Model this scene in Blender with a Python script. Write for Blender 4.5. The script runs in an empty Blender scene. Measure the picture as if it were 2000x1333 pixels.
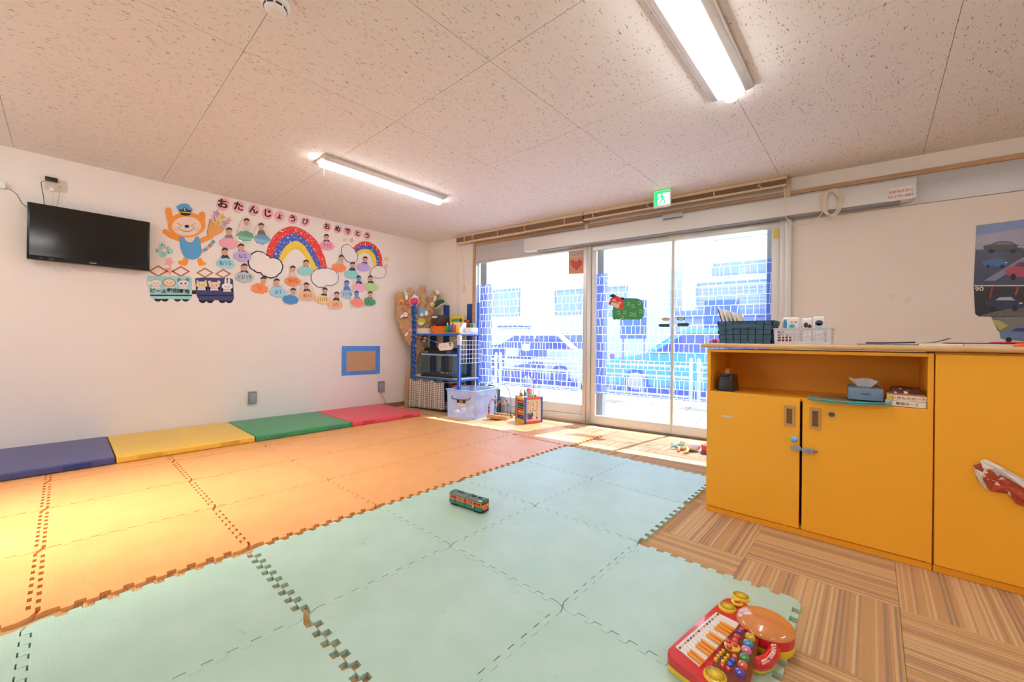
import bpy, bmesh, math, random
from mathutils import Vector, Matrix
random.seed(7)
C = bpy.context.scene.collection
SC = bpy.context.scene
PI = math.pi

# ------------------------------------------------------------------ camera
YAW, PITCH, ROLL, F = 0.7315, 0.0005, 0.0107, 784.97
CH, H, YW = 0.9575, 2.4558, 5.1099            # camera height, ceiling height, wall behind the television
KW, XW = 0.1363, 3.7523                       # slant of the shop-front wall and its x at the corner
fw = Vector((math.cos(YAW)*math.cos(PITCH), math.sin(YAW)*math.cos(PITCH), math.sin(PITCH)))
r0 = Vector((math.sin(YAW), -math.cos(YAW), 0)); u0 = r0.cross(fw)
rt = r0*math.cos(ROLL) + u0*math.sin(ROLL)
up = -r0*math.sin(ROLL) + u0*math.cos(ROLL)
CAM = Vector((0, 0, CH))
cam = bpy.data.cameras.new('camera'); camo = bpy.data.objects.new('camera', cam); C.objects.link(camo)
cam.sensor_width = 36; cam.lens = F/2000*36; cam.clip_start = .02; cam.clip_end = 300
m = Matrix((rt, up, -fw)).transposed().to_4x4(); m.translation = CAM
camo.matrix_world = m
SC.camera = camo

# ------------------------------------------------------------------ world, sun, exposure
SC.view_settings.view_transform = 'Standard'; SC.view_settings.look = 'None'
SC.view_settings.exposure = 0.16; SC.view_settings.gamma = 1; SC.view_settings.use_curve_mapping = False
wd = bpy.data.worlds.new('sky'); SC.world = wd; wd.use_nodes = True
bg = wd.node_tree.nodes['Background']
bg.inputs[0].default_value = (0.86, 0.93, 1.0, 1); bg.inputs[1].default_value = 5.0
sl = bpy.data.lights.new('sun', 'SUN'); sl.energy = 16; sl.angle = math.radians(0.6); sl.color = (1, .95, .88)
so = bpy.data.objects.new('sun', sl); C.objects.link(so)
SUN_DIR = Vector((-0.50, 0.07, -1.0))        # travels into the room, steeply
so.rotation_euler = SUN_DIR.to_track_quat('-Z', 'Y').to_euler(); so.location = (9, 0, 12)
LAMP = 31.0                                    # radiance of the fluorescent lamps

# added area light at the unseen near wall, aimed to brighten the left orange mats
al = bpy.data.lights.new('added_patch_light', 'AREA'); al.shape = 'RECTANGLE'; al.size = 1.2; al.size_y = .6
al.energy = 17; al.color = (1, .97, .86); al.spread = math.radians(34)
alo = bpy.data.objects.new('added_patch_light', al); C.objects.link(alo)
alo.location = (-2.5, 3.2, 1.75)
alo.rotation_euler = (Vector((0.12, 3.0, 0.0)) - alo.location).to_track_quat('-Z', 'Y').to_euler()

# ------------------------------------------------------------------ pixel to place
def ray(px, py): return fw + rt*((px-1000)/F) - up*((py-666.5)/F)
def Z(px, py, z=0.0):
    d = ray(px, py); return CAM + d*((z-CH)/d.z)
def T(px, py, off=0.0):
    d = ray(px, py); return CAM + d*((YW-off)/d.y)
P0 = Vector((XW, YW, 0)); _q = math.hypot(1, KW)
WN = Vector((-1, -KW, 0))/_q; WD = Vector((KW, -1, 0))/_q
WRZ = math.atan2(WD.y, WD.x)
def PL(px, py, P, n):
    d = ray(px, py); return CAM + d*((P-CAM).dot(n)/d.dot(n))
def WP(px, py, off=0.0):                       # (t along wall, -off, z): local to the wall frame
    p = PL(px, py, P0+WN*off, WN); return ((p-P0).dot(WD), -off, p.z)
def wl(t, off, z): return P0 + WD*t + WN*off + Vector((0, 0, z))
def X(px, py, x): return PL(px, py, Vector((x, 0, 0)), Vector((1, 0, 0)))
def Wx(y): return XW - KW*(y-YW)

# ------------------------------------------------------------------ materials
def lin(c):
    if isinstance(c, str):
        c = c.lstrip('#'); c = [int(c[i:i+2], 16)/255 for i in (0, 2, 4)]
    return tuple(v/12.92 if v <= .04045 else ((v+.055)/1.055)**2.4 for v in c)
MATS = {}
def nodes_of(name):
    mt = bpy.data.materials.new(name); mt.use_nodes = True
    nt = mt.node_tree; return mt, nt, nt.nodes['Principled BSDF']
def N(nt, typ, **kw):
    n = nt.nodes.new(typ)
    for k, v in kw.items(): setattr(n, k, v)
    return n
def M(col, rough=.5, metal=0., spec=.5, var=.06, scale=30., bump=0., bscale=200., coat=0., emit=0.):
    key = (str(col), rough, metal, spec, var, scale, bump, bscale, coat, emit)
    if key in MATS: return MATS[key]
    mt, nt, p = nodes_of('mat_%d' % len(MATS)); c = lin(col)
    tc = N(nt, 'ShaderNodeTexCoord'); no = N(nt, 'ShaderNodeTexNoise'); no.inputs['Scale'].default_value = scale
    nt.links.new(tc.outputs['Object'], no.inputs['Vector'])
    mx = N(nt, 'ShaderNodeMix', data_type='RGBA')
    mx.inputs['A'].default_value = (*[v*(1-var) for v in c], 1); mx.inputs['B'].default_value = (*[min(1, v*(1+var)) for v in c], 1)
    nt.links.new(no.outputs['Fac'], mx.inputs['Factor']); nt.links.new(mx.outputs['Result'], p.inputs['Base Color'])
    p.inputs['Roughness'].default_value = rough; p.inputs['Metallic'].default_value = metal
    p.inputs['Specular IOR Level'].default_value = spec; p.inputs['Coat Weight'].default_value = coat
    if emit:
        p.inputs['Emission Color'].default_value = (*c, 1); p.inputs['Emission Strength'].default_value = emit
    if bump:
        n2 = N(nt, 'ShaderNodeTexNoise'); n2.inputs['Scale'].default_value = bscale
        nt.links.new(tc.outputs['Object'], n2.inputs['Vector'])
        b = N(nt, 'ShaderNodeBump'); b.inputs['Strength'].default_value = bump; b.inputs['Distance'].default_value = .002
        nt.links.new(n2.outputs['Fac'], b.inputs['Height']); nt.links.new(b.outputs['Normal'], p.inputs['Normal'])
    MATS[key] = mt; return mt
def ramp(nt, stops, interp='LINEAR'):
    r = N(nt, 'ShaderNodeValToRGB'); e = r.color_ramp.elements; r.color_ramp.interpolation = interp
    while len(e) > 1: e.remove(e[-1])
    e[0].position = stops[0][0]; e[0].color = (*stops[0][1], 1)
    for pos, c in stops[1:]:
        k = e.new(pos); k.color = (*c, 1)
    return r
def math_n(nt, op, a, b=None):
    n = N(nt, 'ShaderNodeMath', operation=op)
    for i, v in enumerate((a, b)):
        if v is None: continue
        if isinstance(v, (int, float)): n.inputs[i].default_value = v
        else: nt.links.new(v, n.inputs[i])
    return n.outputs[0]

def mat_wall():
    mt, nt, p = nodes_of('wallpaper')
    g = N(nt, 'ShaderNodeNewGeometry')
    n1 = N(nt, 'ShaderNodeTexNoise'); n1.inputs['Scale'].default_value = 1.3; n1.inputs['Detail'].default_value = 3
    nt.links.new(g.outputs['Position'], n1.inputs['Vector'])
    r = ramp(nt, [(.3, lin('#efe5da')), (.7, lin('#f3eae1'))]); nt.links.new(n1.outputs['Fac'], r.inputs['Fac'])
    n3 = N(nt, 'ShaderNodeTexNoise'); n3.inputs['Scale'].default_value = 2.6; n3.inputs['Detail'].default_value = 8
    nt.links.new(g.outputs['Position'], n3.inputs['Vector'])
    r3 = ramp(nt, [(.72, (1, 1, 1)), (.8, lin('#d8c6b4'))]); nt.links.new(n3.outputs['Fac'], r3.inputs['Fac'])
    mx = N(nt, 'ShaderNodeMix', data_type='RGBA', blend_type='MULTIPLY'); mx.inputs['Factor'].default_value = .6
    nt.links.new(r.outputs[0], mx.inputs['A']); nt.links.new(r3.outputs[0], mx.inputs['B'])
    nt.links.new(mx.outputs['Result'], p.inputs['Base Color']); p.inputs['Roughness'].default_value = .75
    p.inputs['Specular IOR Level'].default_value = .3
    n2 = N(nt, 'ShaderNodeTexVoronoi'); n2.inputs['Scale'].default_value = 160
    nt.links.new(g.outputs['Position'], n2.inputs['Vector'])
    b = N(nt, 'ShaderNodeBump'); b.inputs['Strength'].default_value = .35; b.inputs['Distance'].default_value = .002
    nt.links.new(n2.outputs['Distance'], b.inputs['Height']); nt.links.new(b.outputs['Normal'], p.inputs['Normal'])
    return mt
def mat_ceiling():
    mt, nt, p = nodes_of('rock_wool_board')
    g = N(nt, 'ShaderNodeNewGeometry')
    mp = N(nt, 'ShaderNodeMapping'); mp.inputs['Scale'].default_value = (42, 155, 1)
    nt.links.new(g.outputs['Position'], mp.inputs['Vector'])
    nd = N(nt, 'ShaderNodeTexNoise'); nd.inputs['Scale'].default_value = 30
    nt.links.new(g.outputs['Position'], nd.inputs['Vector'])
    va = N(nt, 'ShaderNodeVectorMath', operation='MULTIPLY_ADD'); va.inputs[1].default_value = (1.2, 2.4, 0)
    nt.links.new(nd.outputs['Color'], va.inputs[0]); nt.links.new(mp.outputs[0], va.inputs[2])
    n1 = N(nt, 'ShaderNodeTexNoise'); n1.inputs['Scale'].default_value = 1; n1.inputs['Detail'].default_value = 1.5
    nt.links.new(va.outputs[0], n1.inputs['Vector'])
    r = ramp(nt, [(.656, (0, 0, 0)), (.71, (1, 1, 1))]); nt.links.new(n1.outputs['Fac'], r.inputs['Fac'])
    mx = N(nt, 'ShaderNodeMix', data_type='RGBA'); nt.links.new(r.outputs[0], mx.inputs['Factor'])
    mx.inputs['A'].default_value = (*lin('#efe9e2'), 1); mx.inputs['B'].default_value = (*lin('#a2948a'), 1)
    nt.links.new(mx.outputs['Result'], p.inputs['Base Color']); p.inputs['Roughness'].default_value = .9
    p.inputs['Specular IOR Level'].default_value = .2
    b = N(nt, 'ShaderNodeBump', invert=True); b.inputs['Strength'].default_value = .5; b.inputs['Distance'].default_value = .003
    nt.links.new(r.outputs[0], b.inputs['Height']); nt.links.new(b.outputs['Normal'], p.inputs['Normal'])
    return mt
def mat_carpet():
    mt, nt, p = nodes_of('striped_carpet')
    tc = N(nt, 'ShaderNodeTexCoord'); oi = N(nt, 'ShaderNodeObjectInfo')
    sp = N(nt, 'ShaderNodeSeparateXYZ'); nt.links.new(tc.outputs['Object'], sp.inputs[0])
    off = math_n(nt, 'MULTIPLY', oi.outputs['Random'], 40.0)
    s = math_n(nt, 'ADD', math_n(nt, 'MULTIPLY', sp.outputs['X'], 135.0), off)
    fl = math_n(nt, 'FLOOR', s)
    wn = N(nt, 'ShaderNodeTexWhiteNoise', noise_dimensions='1D'); nt.links.new(fl, wn.inputs['W'])
    r = ramp(nt, [(0, lin('#caa06c')), (.2, lin('#d8b080')), (.4, lin('#cc9c70')), (.6, lin('#a98a6e')), (.75, lin('#dcbc92')), (.88, lin('#b8926c'))], 'CONSTANT')
    nt.links.new(wn.outputs['Value'], r.inputs['Fac'])
    no = N(nt, 'ShaderNodeTexNoise'); no.inputs['Scale'].default_value = 350; no.inputs['Detail'].default_value = 2
    nt.links.new(tc.outputs['Object'], no.inputs['Vector'])
    r2 = ramp(nt, [(.3, (.84, .84, .84)), (.7, (1, 1, 1))]); nt.links.new(no.outputs['Fac'], r2.inputs['Fac'])
    mx = N(nt, 'ShaderNodeMix', data_type='RGBA', blend_type='MULTIPLY'); mx.inputs['Factor'].default_value = 1
    nt.links.new(r.outputs[0], mx.inputs['A']); nt.links.new(r2.outputs[0], mx.inputs['B'])
    nt.links.new(mx.outputs['Result'], p.inputs['Base Color']); p.inputs['Roughness'].default_value = .9
    p.inputs['Specular IOR Level'].default_value = .2
    fr = math_n(nt, 'FRACT', s)
    ht = math_n(nt, 'ADD', math_n(nt, 'PINGPONG', fr, .5), math_n(nt, 'MULTIPLY', no.outputs['Fac'], .6))
    b = N(nt, 'ShaderNodeBump'); b.inputs['Strength'].default_value = .6; b.inputs['Distance'].default_value = .003
    nt.links.new(ht, b.inputs['Height']); nt.links.new(b.outputs['Normal'], p.inputs['Normal'])
    return mt
def mat_foam(name, c1, c2):
    mt, nt, p = nodes_of(name)
    tc = N(nt, 'ShaderNodeTexCoord'); oi = N(nt, 'ShaderNodeObjectInfo')
    n1 = N(nt, 'ShaderNodeTexNoise'); n1.inputs['Scale'].default_value = 6; n1.inputs['Detail'].default_value = 4
    nt.links.new(tc.outputs['Object'], n1.inputs['Vector'])
    r = ramp(nt, [(.3, lin(c1)), (.7, lin(c2))]); nt.links.new(n1.outputs['Fac'], r.inputs['Fac'])
    n4 = N(nt, 'ShaderNodeTexNoise'); n4.inputs['Scale'].default_value = 22; n4.inputs['Detail'].default_value = 3
    va = N(nt, 'ShaderNodeVectorMath', operation='ADD'); nt.links.new(tc.outputs['Object'], va.inputs[0]); nt.links.new(oi.outputs['Location'], va.inputs[1])
    nt.links.new(va.outputs[0], n4.inputs['Vector'])
    r4 = ramp(nt, [(.70, (1, 1, 1)), (.76, (.82, .82, .8))]); nt.links.new(n4.outputs['Fac'], r4.inputs['Fac'])
    mx = N(nt, 'ShaderNodeMix', data_type='RGBA', blend_type='MULTIPLY'); mx.inputs['Factor'].default_value = 1
    nt.links.new(r.outputs[0], mx.inputs['A']); nt.links.new(r4.outputs[0], mx.inputs['B'])
    nt.links.new(mx.outputs['Result'], p.inputs['Base Color'])
    p.inputs['Roughness'].default_value = .38; p.inputs['Specular IOR Level'].default_value = .75
    w1 = N(nt, 'ShaderNodeTexWave', bands_direction='X'); w1.inputs['Scale'].default_value = 70
    w2 = N(nt, 'ShaderNodeTexWave', bands_direction='Y'); w2.inputs['Scale'].default_value = 70
    nt.links.new(tc.outputs['Object'], w1.inputs['Vector']); nt.links.new(tc.outputs['Object'], w2.inputs['Vector'])
    h = math_n(nt, 'ADD', math_n(nt, 'MULTIPLY', w1.outputs['Fac'], w2.outputs['Fac']), math_n(nt, 'MULTIPLY', n4.outputs['Fac'], 2.5))
    b = N(nt, 'ShaderNodeBump'); b.inputs['Strength'].default_value = .25; b.inputs['Distance'].default_value = .002
    nt.links.new(h, b.inputs['Height']); nt.links.new(b.outputs['Normal'], p.inputs['Normal'])
    return mt
def mat_wood(name, c1, c2, sc=(3, 40, 40), rough=.45):
    mt, nt, p = nodes_of(name)
    tc = N(nt, 'ShaderNodeTexCoord'); mp = N(nt, 'ShaderNodeMapping'); mp.inputs['Scale'].default_value = sc
    nt.links.new(tc.outputs['Object'], mp.inputs['Vector'])
    n1 = N(nt, 'ShaderNodeTexNoise'); n1.inputs['Scale'].default_value = 1; n1.inputs['Detail'].default_value = 5; n1.inputs['Distortion'].default_value = .6
    nt.links.new(mp.outputs[0], n1.inputs['Vector'])
    r = ramp(nt, [(.3, lin(c1)), (.7, lin(c2))]); nt.links.new(n1.outputs['Fac'], r.inputs['Fac'])
    nt.links.new(r.outputs[0], p.inputs['Base Color']); p.inputs['Roughness'].default_value = rough
    return mt
def mat_glass(name='clear_glass', tint=(.97, .985, 1.0)):
    mt, nt, p = nodes_of(name); nt.nodes.remove(p)
    tr = N(nt, 'ShaderNodeBsdfTransparent'); tr.inputs[0].default_value = (*tint, 1)
    gl = N(nt, 'ShaderNodeBsdfGlossy'); gl.inputs['Roughness'].default_value = .02
    lw = N(nt, 'ShaderNodeLayerWeight'); lw.inputs['Blend'].default_value = .5
    fr = math_n(nt, 'ADD', math_n(nt, 'MULTIPLY', math_n(nt, 'POWER', lw.outputs['Facing'], 5.0), .8), .035)
    mx = N(nt, 'ShaderNodeMixShader'); nt.links.new(fr, mx.inputs[0]); nt.links.new(tr.outputs[0], mx.inputs[1]); nt.links.new(gl.outputs[0], mx.inputs[2])
    nt.links.new(mx.outputs[0], nt.nodes['Material Output'].inputs[0]); return mt
def mat_plastic_clear(name, col, alpha):
    mt, nt, p = nodes_of(name)
    tc = N(nt, 'ShaderNodeTexCoord'); no = N(nt, 'ShaderNodeTexNoise'); no.inputs['Scale'].default_value = 9
    nt.links.new(tc.outputs['Object'], no.inputs['Vector'])
    r = ramp(nt, [(.3, (alpha*.96,)*3), (.7, (min(1, alpha*1.04),)*3)]); nt.links.new(no.outputs['Fac'], r.inputs['Fac'])
    nt.links.new(r.outputs[0], p.inputs['Alpha'])
    p.inputs['Base Color'].default_value = (*lin(col), 1); p.inputs['Roughness'].default_value = .2
    return mt
def mat_film():
    # blue privacy film printed with a white brick-like lattice
    mt, nt, p = nodes_of('blue_window_film'); nt.nodes.remove(p)
    tc = N(nt, 'ShaderNodeTexCoord'); sp = N(nt, 'ShaderNodeSeparateXYZ'); nt.links.new(tc.outputs['Object'], sp.inputs[0])
    nx = N(nt, 'ShaderNodeTexNoise'); nx.inputs['Scale'].default_value = 4.0; nm_ = N(nt, 'ShaderNodeMapping'); nm_.inputs['Scale'].default_value = (1, 1, .3); nt.links.new(tc.outputs['Object'], nm_.inputs['Vector']); nt.links.new(nm_.outputs[0], nx.inputs['Vector'])
    u = math_n(nt, 'ADD', sp.outputs['X'], math_n(nt, 'MULTIPLY', nx.outputs['Fac'], .16))
    cb = N(nt, 'ShaderNodeCombineXYZ'); nt.links.new(u, cb.inputs[0]); nt.links.new(sp.outputs['Z'], cb.inputs[1])
    br = N(nt, 'ShaderNodeTexBrick'); nt.links.new(cb.outputs[0], br.inputs['Vector'])
    br.inputs['Scale'].default_value = 1; br.inputs['Brick Width'].default_value = .052; br.inputs['Row Height'].default_value = .095
    br.inputs['Mortar Size'].default_value = .0017; br.inputs['Mortar Smooth'].default_value = .1
    br.offset = .37; br.offset_frequency = 3; br.squash = 1.7; br.squash_frequency = 2
    tr = N(nt, 'ShaderNodeBsdfTransparent'); tr.inputs[0].default_value = (.76, .83, 1.0, 1)
    tl = N(nt, 'ShaderNodeBsdfTranslucent'); tl.inputs[0].default_value = (.22, .27, .85, 1)
    df = N(nt, 'ShaderNodeBsdfDiffuse'); df.inputs[0].default_value = (.2, .27, .8, 1)
    ad = N(nt, 'ShaderNodeMixShader'); ad.inputs[0].default_value = .5; nt.links.new(tl.outputs[0], ad.inputs[1]); nt.links.new(df.outputs[0], ad.inputs[2])
    m1 = N(nt, 'ShaderNodeMixShader'); m1.inputs[0].default_value = .26; nt.links.new(tr.outputs[0], m1.inputs[1]); nt.links.new(ad.outputs[0], m1.inputs[2])
    tw = N(nt, 'ShaderNodeBsdfTranslucent'); tw.inputs[0].default_value = (.95, .97, 1, 1)
    t2 = N(nt, 'ShaderNodeBsdfTransparent')
    mw = N(nt, 'ShaderNodeMixShader'); mw.inputs[0].default_value = .5; nt.links.new(t2.outputs[0], mw.inputs[1]); nt.links.new(tw.outputs[0], mw.inputs[2])
    m2 = N(nt, 'ShaderNodeMixShader'); nt.links.new(br.outputs['Fac'], m2.inputs[0]); nt.links.new(m1.outputs[0], m2.inputs[1]); nt.links.new(mw.outputs[0], m2.inputs[2])
    nt.links.new(m2.outputs[0], nt.nodes['Material Output'].inputs[0]); return mt
def mat_speckle(name, col):
    mt, nt, p = nodes_of(name)
    tc = N(nt, 'ShaderNodeTexCoord'); no = N(nt, 'ShaderNodeTexNoise'); no.inputs['Scale'].default_value = 48; no.inputs['Detail'].default_value = 3
    nt.links.new(tc.outputs['Object'], no.inputs['Vector'])
    r = ramp(nt, [(.60, lin(col)), (.64, lin('#f6ded2'))]); nt.links.new(no.outputs['Fac'], r.inputs['Fac'])
    nt.links.new(r.outputs[0], p.inputs['Base Color']); p.inputs['Roughness'].default_value = .6
    b = N(nt, 'ShaderNodeBump'); b.inputs['Strength'].default_value = .5; b.inputs['Distance'].default_value = .004
    nt.links.new(no.outputs['Fac'], b.inputs['Height']); nt.links.new(b.outputs['Normal'], p.inputs['Normal'])
    return mt
def mat_gingham():
    mt, nt, p = nodes_of('checked_cloth')
    tc = N(nt, 'ShaderNodeTexCoord'); sp = N(nt, 'ShaderNodeSeparateXYZ'); nt.links.new(tc.outputs['Object'], sp.inputs[0])
    def band(o):
        f = math_n(nt, 'FRACT', math_n(nt, 'MULTIPLY', o, 40.0)); return math_n(nt, 'GREATER_THAN', f, .48)
    f = math_n(nt, 'MULTIPLY', math_n(nt, 'ADD', band(sp.outputs['X']), band(sp.outputs['Z'])), .5)
    r = ramp(nt, [(0, lin('#e6dccf')), (.4, lin('#b3a698')), (.8, lin('#7a706a'))], 'CONSTANT'); nt.links.new(f, r.inputs['Fac'])
    nt.links.new(r.outputs[0], p.inputs['Base Color']); p.inputs['Roughness'].default_value = .9; return mt

WALL, CEIL, CARPET = mat_wall(), mat_ceiling(), mat_carpet()
FOAM_O = mat_foam('orange_foam', '#e8a05c', '#efab68'); FOAM_G = mat_foam('green_foam', '#aed0bb', '#bad8c6')
GLASS, FILM = mat_glass(), mat_film()
TANK = mat_glass('tank_glass', (.86, .93, .93))
TOPWOOD = mat_wood('worktop_oak', '#c99a5e', '#e6c08a', (30, 3, 30))
TRIMWOOD = mat_wood('trim_wood', '#b98d63', '#cfa57c', (4, 30, 40), .5)
BEIGEWOOD = M('#dcc3a0', .5); ALU = M('#cfcdc8', .38, .6, .5, .03)
ALUL = M('#dbdad6', .4, .25, .5, .03); YEL = M('#ffb733', .38, 0, .4, .02, 12, .08, 500)
YELD = M('#fdae2a', .42, 0, .4, .02); BLACK = M('#15161a', .4); WHITE = M('#f2f1ee', .5); KRAFT = M('#c59e72', .75, 0, .35, .16, 22, 1.0, 34)
RAD = M('#d9c0a0', .5)

# ------------------------------------------------------------------ mesh helpers
class B:
    def __init__(s): s.bm = bmesh.new()
    def _bev(s, vs, w, seg):
        es = set()
        for v in vs:
            for e in v.link_edges: es.add(e)
        bmesh.ops.bevel(s.bm, geom=list(es), offset=w, segments=seg, affect='EDGES', profile=.6, clamp_overlap=True)
    def box(s, x0, x1, y0, y1, z0, z1, bev=0, seg=2, xf=None):
        if x0 > x1: x0, x1 = x1, x0
        if y0 > y1: y0, y1 = y1, y0
        if z0 > z1: z0, z1 = z1, z0
        vs = [s.bm.verts.new((x, y, z)) for z in (z0, z1) for y in (y0, y1) for x in (x0, x1)]
        for f in ((0, 2, 3, 1), (4, 5, 7, 6), (0, 1, 5, 4), (2, 6, 7, 3), (0, 4, 6, 2), (1, 3, 7, 5)):
            s.bm.faces.new([vs[i] for i in f])
        if xf is not None:
            for v in vs: v.co = xf @ v.co
        if bev: s._bev(vs, bev, seg)
        return s
    def hexa(s, pts, bev=0, seg=2):            # 8 points ordered like box
        vs = [s.bm.verts.new(p) for p in pts]
        for f in ((0, 2, 3, 1), (4, 5, 7, 6), (0, 1, 5, 4), (2, 6, 7, 3), (0, 4, 6, 2), (1, 3, 7, 5)):
            s.bm.faces.new([vs[i] for i in f])
        if bev: s._bev(vs, bev, seg)
        return s
    def plate(s, pts, vec, bev=0):             # polygon extruded along vec
        vec = Vector(vec); pts = [Vector(p) for p in pts]
        a = [s.bm.verts.new(p) for p in pts]; b = [s.bm.verts.new(p+vec) for p in pts]; n = len(pts)
        nn = Vector((0, 0, 0))
        for i in range(n): nn += pts[i].cross(pts[(i+1) % n])
        fl = nn.dot(vec) > 0
        s.bm.faces.new(a[::-1] if fl else a); top = s.bm.faces.new(b if fl else b[::-1])
        for i in range(n):
            j = (i+1) % n; q = [a[i], a[j], b[j], b[i]]; s.bm.faces.new(q if fl else q[::-1])
        if bev: bmesh.ops.bevel(s.bm, geom=list(top.edges), offset=bev, segments=1, affect='EDGES', clamp_overlap=True)
        return s
    def band(s, A, Bp, vec):                   # strip between two polylines, extruded
        vec = Vector(vec); n = len(A)
        a = [s.bm.verts.new(p) for p in A]; b = [s.bm.verts.new(p) for p in Bp]
        c = [s.bm.verts.new(Vector(p)+vec) for p in A]; d = [s.bm.verts.new(Vector(p)+vec) for p in Bp]
        for i in range(n-1):
            s.bm.faces.new((c[i], c[i+1], d[i+1], d[i])); s.bm.faces.new((a[i], b[i], b[i+1], a[i+1]))
            s.bm.faces.new((a[i], a[i+1], c[i+1], c[i])); s.bm.faces.new((b[i], d[i], d[i+1], b[i+1]))
        s.bm.faces.new((a[0], c[0], d[0], b[0])); s.bm.faces.new((a[-1], b[-1], d[-1], c[-1]))
        bmesh.ops.recalc_face_normals(s.bm, faces=s.bm.faces[:]); return s
    def tube(s, pts, r, seg=8, closed=False, rs=None):
        pts = [Vector(p) for p in pts]; n = len(pts); rings = []
        prev = None
        for i, p in enumerate(pts):
            a = pts[i-1] if (i > 0 or closed) else p; b = pts[(i+1) % n] if (i < n-1 or closed) else p
            t = (b-a).normalized()
            if prev is None: prev = t.orthogonal().normalized()
            u = (prev - t*prev.dot(t))
            u = u.normalized() if u.length > 1e-6 else t.orthogonal().normalized()
            prev = u; w = t.cross(u); rr = rs[i] if rs else r
            rings.append([s.bm.verts.new(p+(u*math.cos(2*PI*k/seg)+w*math.sin(2*PI*k/seg))*rr) for k in range(seg)])
        for i in range(n if closed else n-1):
            A, Bq = rings[i], rings[(i+1) % n]
            for k in range(seg):
                s.bm.faces.new((A[k], A[(k+1) % seg], Bq[(k+1) % seg], Bq[k]))
        if not closed: s.bm.faces.new(rings[0][::-1]); s.bm.faces.new(rings[-1])
        return s
    def cyl(s, p0, p1, r, r1=None, seg=16): return s.tube([p0, p1], r, seg, rs=[r, r if r1 is None else r1])
    def lathe(s, prof, c=(0, 0, 0), seg=24, xf=None, cap=True):
        c = Vector(c); rings = []
        for r, z in prof:
            ring = []
            for k in range(seg):
                p = Vector((r*math.cos(2*PI*k/seg), r*math.sin(2*PI*k/seg), z))
                ring.append(s.bm.verts.new((xf @ p if xf else p)+c))
            rings.append(ring)
        for A, Bq in zip(rings, rings[1:]):
            for k in range(seg): s.bm.faces.new((A[k], A[(k+1) % seg], Bq[(k+1) % seg], Bq[k]))
        if cap: s.bm.faces.new(rings[0][::-1]); s.bm.faces.new(rings[-1])
        return s
    def ball(s, c, r, seg=16, ring=10):
        r = (r, r, r) if isinstance(r, (int, float)) else r
        res = bmesh.ops.create_uvsphere(s.bm, u_segments=seg, v_segments=ring, radius=1)
        for v in res['verts']: v.co = Vector((v.co.x*r[0]+c[0], v.co.y*r[1]+c[1], v.co.z*r[2]+c[2]))
        return s
    def mesh(s, me): s.bm.from_mesh(me); return s
    def xform(s, mat):
        for v in s.bm.verts: v.co = mat @ v.co
        return s
    def noise(s, a, seed=1):
        rnd = random.Random(seed)
        for v in s.bm.verts: v.co += Vector((rnd.uniform(-a, a), rnd.uniform(-a, a), rnd.uniform(-a, a)))
        return s

def obj(name, b, mat, parent=None, smooth=True, world=False, origin=None):
    """link one mesh object; world=True: the vertices are in world space and are moved into the parent's frame"""
    me = bpy.data.meshes.new(name)
    if world and parent is not None:
        inv = parent_world(parent).inverted()
        for v in b.bm.verts: v.co = inv @ v.co
    o = bpy.data.objects.new(name, me)
    if parent is None and origin is None and len(b.bm.verts):
        xs = [v.co.copy() for v in b.bm.verts]
        lo = [min(p[i] for p in xs) for i in range(3)]; hi = [max(p[i] for p in xs) for i in range(3)]
        origin = Vector(((lo[0]+hi[0])/2, (lo[1]+hi[1])/2, lo[2]))
    if parent is None and origin is not None:
        origin = Vector(origin)
        for v in b.bm.verts: v.co -= origin
        o.location = origin
    b.bm.to_mesh(me); b.bm.free()
    if smooth:
        me.shade_smooth()
        try: me.set_sharp_from_angle(angle=math.radians(38))
        except Exception: pass
    me.materials.append(mat)
    C.objects.link(o)
    if parent is not None: o.parent = parent
    return o
def parent_world(p):
    mt = Matrix.Translation(p.location) @ p.rotation_euler.to_matrix().to_4x4()
    return (parent_world(p.parent) @ mt) if p.parent else mt
def tag(o, label=None, cat=None, group=None, kind=None):
    if label: o['label'] = label
    if cat: o['category'] = cat
    if group: o['group'] = group
    if kind: o['kind'] = kind
    return o
def thing(name, label, cat, loc=(0, 0, 0), rz=0, group=None):
    o = bpy.data.objects.new(name, None); C.objects.link(o); o.empty_display_size = .05
    o.location = loc; o.rotation_euler = (0, 0, rz); tag(o, label, cat, group); return o
def struct(name, b, mat, origin=(0, 0, 0), label=None):
    o = obj(name, b, mat, None, origin=origin); o['kind'] = 'structure'
    if label: o['label'] = label
    return o
def sempty(name, loc, rz=0, label=None):
    o = bpy.data.objects.new(name, None); C.objects.link(o); o.location = loc; o.rotation_euler = (0, 0, rz); o['kind'] = 'structure'
    if label: o['label'] = label
    return o
def share(name, me, parent, loc=(0, 0, 0), rz=0):
    o = bpy.data.objects.new(name, me); C.objects.link(o); o.parent = parent; o.location = loc; o.rotation_euler = (0, 0, rz); return o
_tx = {}
def text_pts(s, bold=0.0):
    """mesh of a text, unit height, centred"""
    k = (s, bold)
    if k in _tx: return _tx[k]
    cu = bpy.data.curves.new('txt', 'FONT'); cu.body = s; cu.align_x = 'CENTER'; cu.align_y = 'CENTER'; cu.offset = bold; cu.resolution_u = 3
    o = bpy.data.objects.new('txt', cu); C.objects.link(o)
    dg = bpy.context.evaluated_depsgraph_get(); me = bpy.data.meshes.new_from_object(o.evaluated_get(dg))
    C.objects.unlink(o); bpy.data.objects.remove(o); _tx[k] = me; return me
def text_b(s, size, fn, bold=0.0, mirror=False):
    """text laid with fn(u, v) -> point, as flat faces with a little depth left to the caller"""
    me = text_pts(s, bold); b = B(); b.bm.from_mesh(me)
    for v in b.bm.verts:
        v.co = fn((-v.co.x if mirror else v.co.x)*size, v.co.y*size)
    return b
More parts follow.
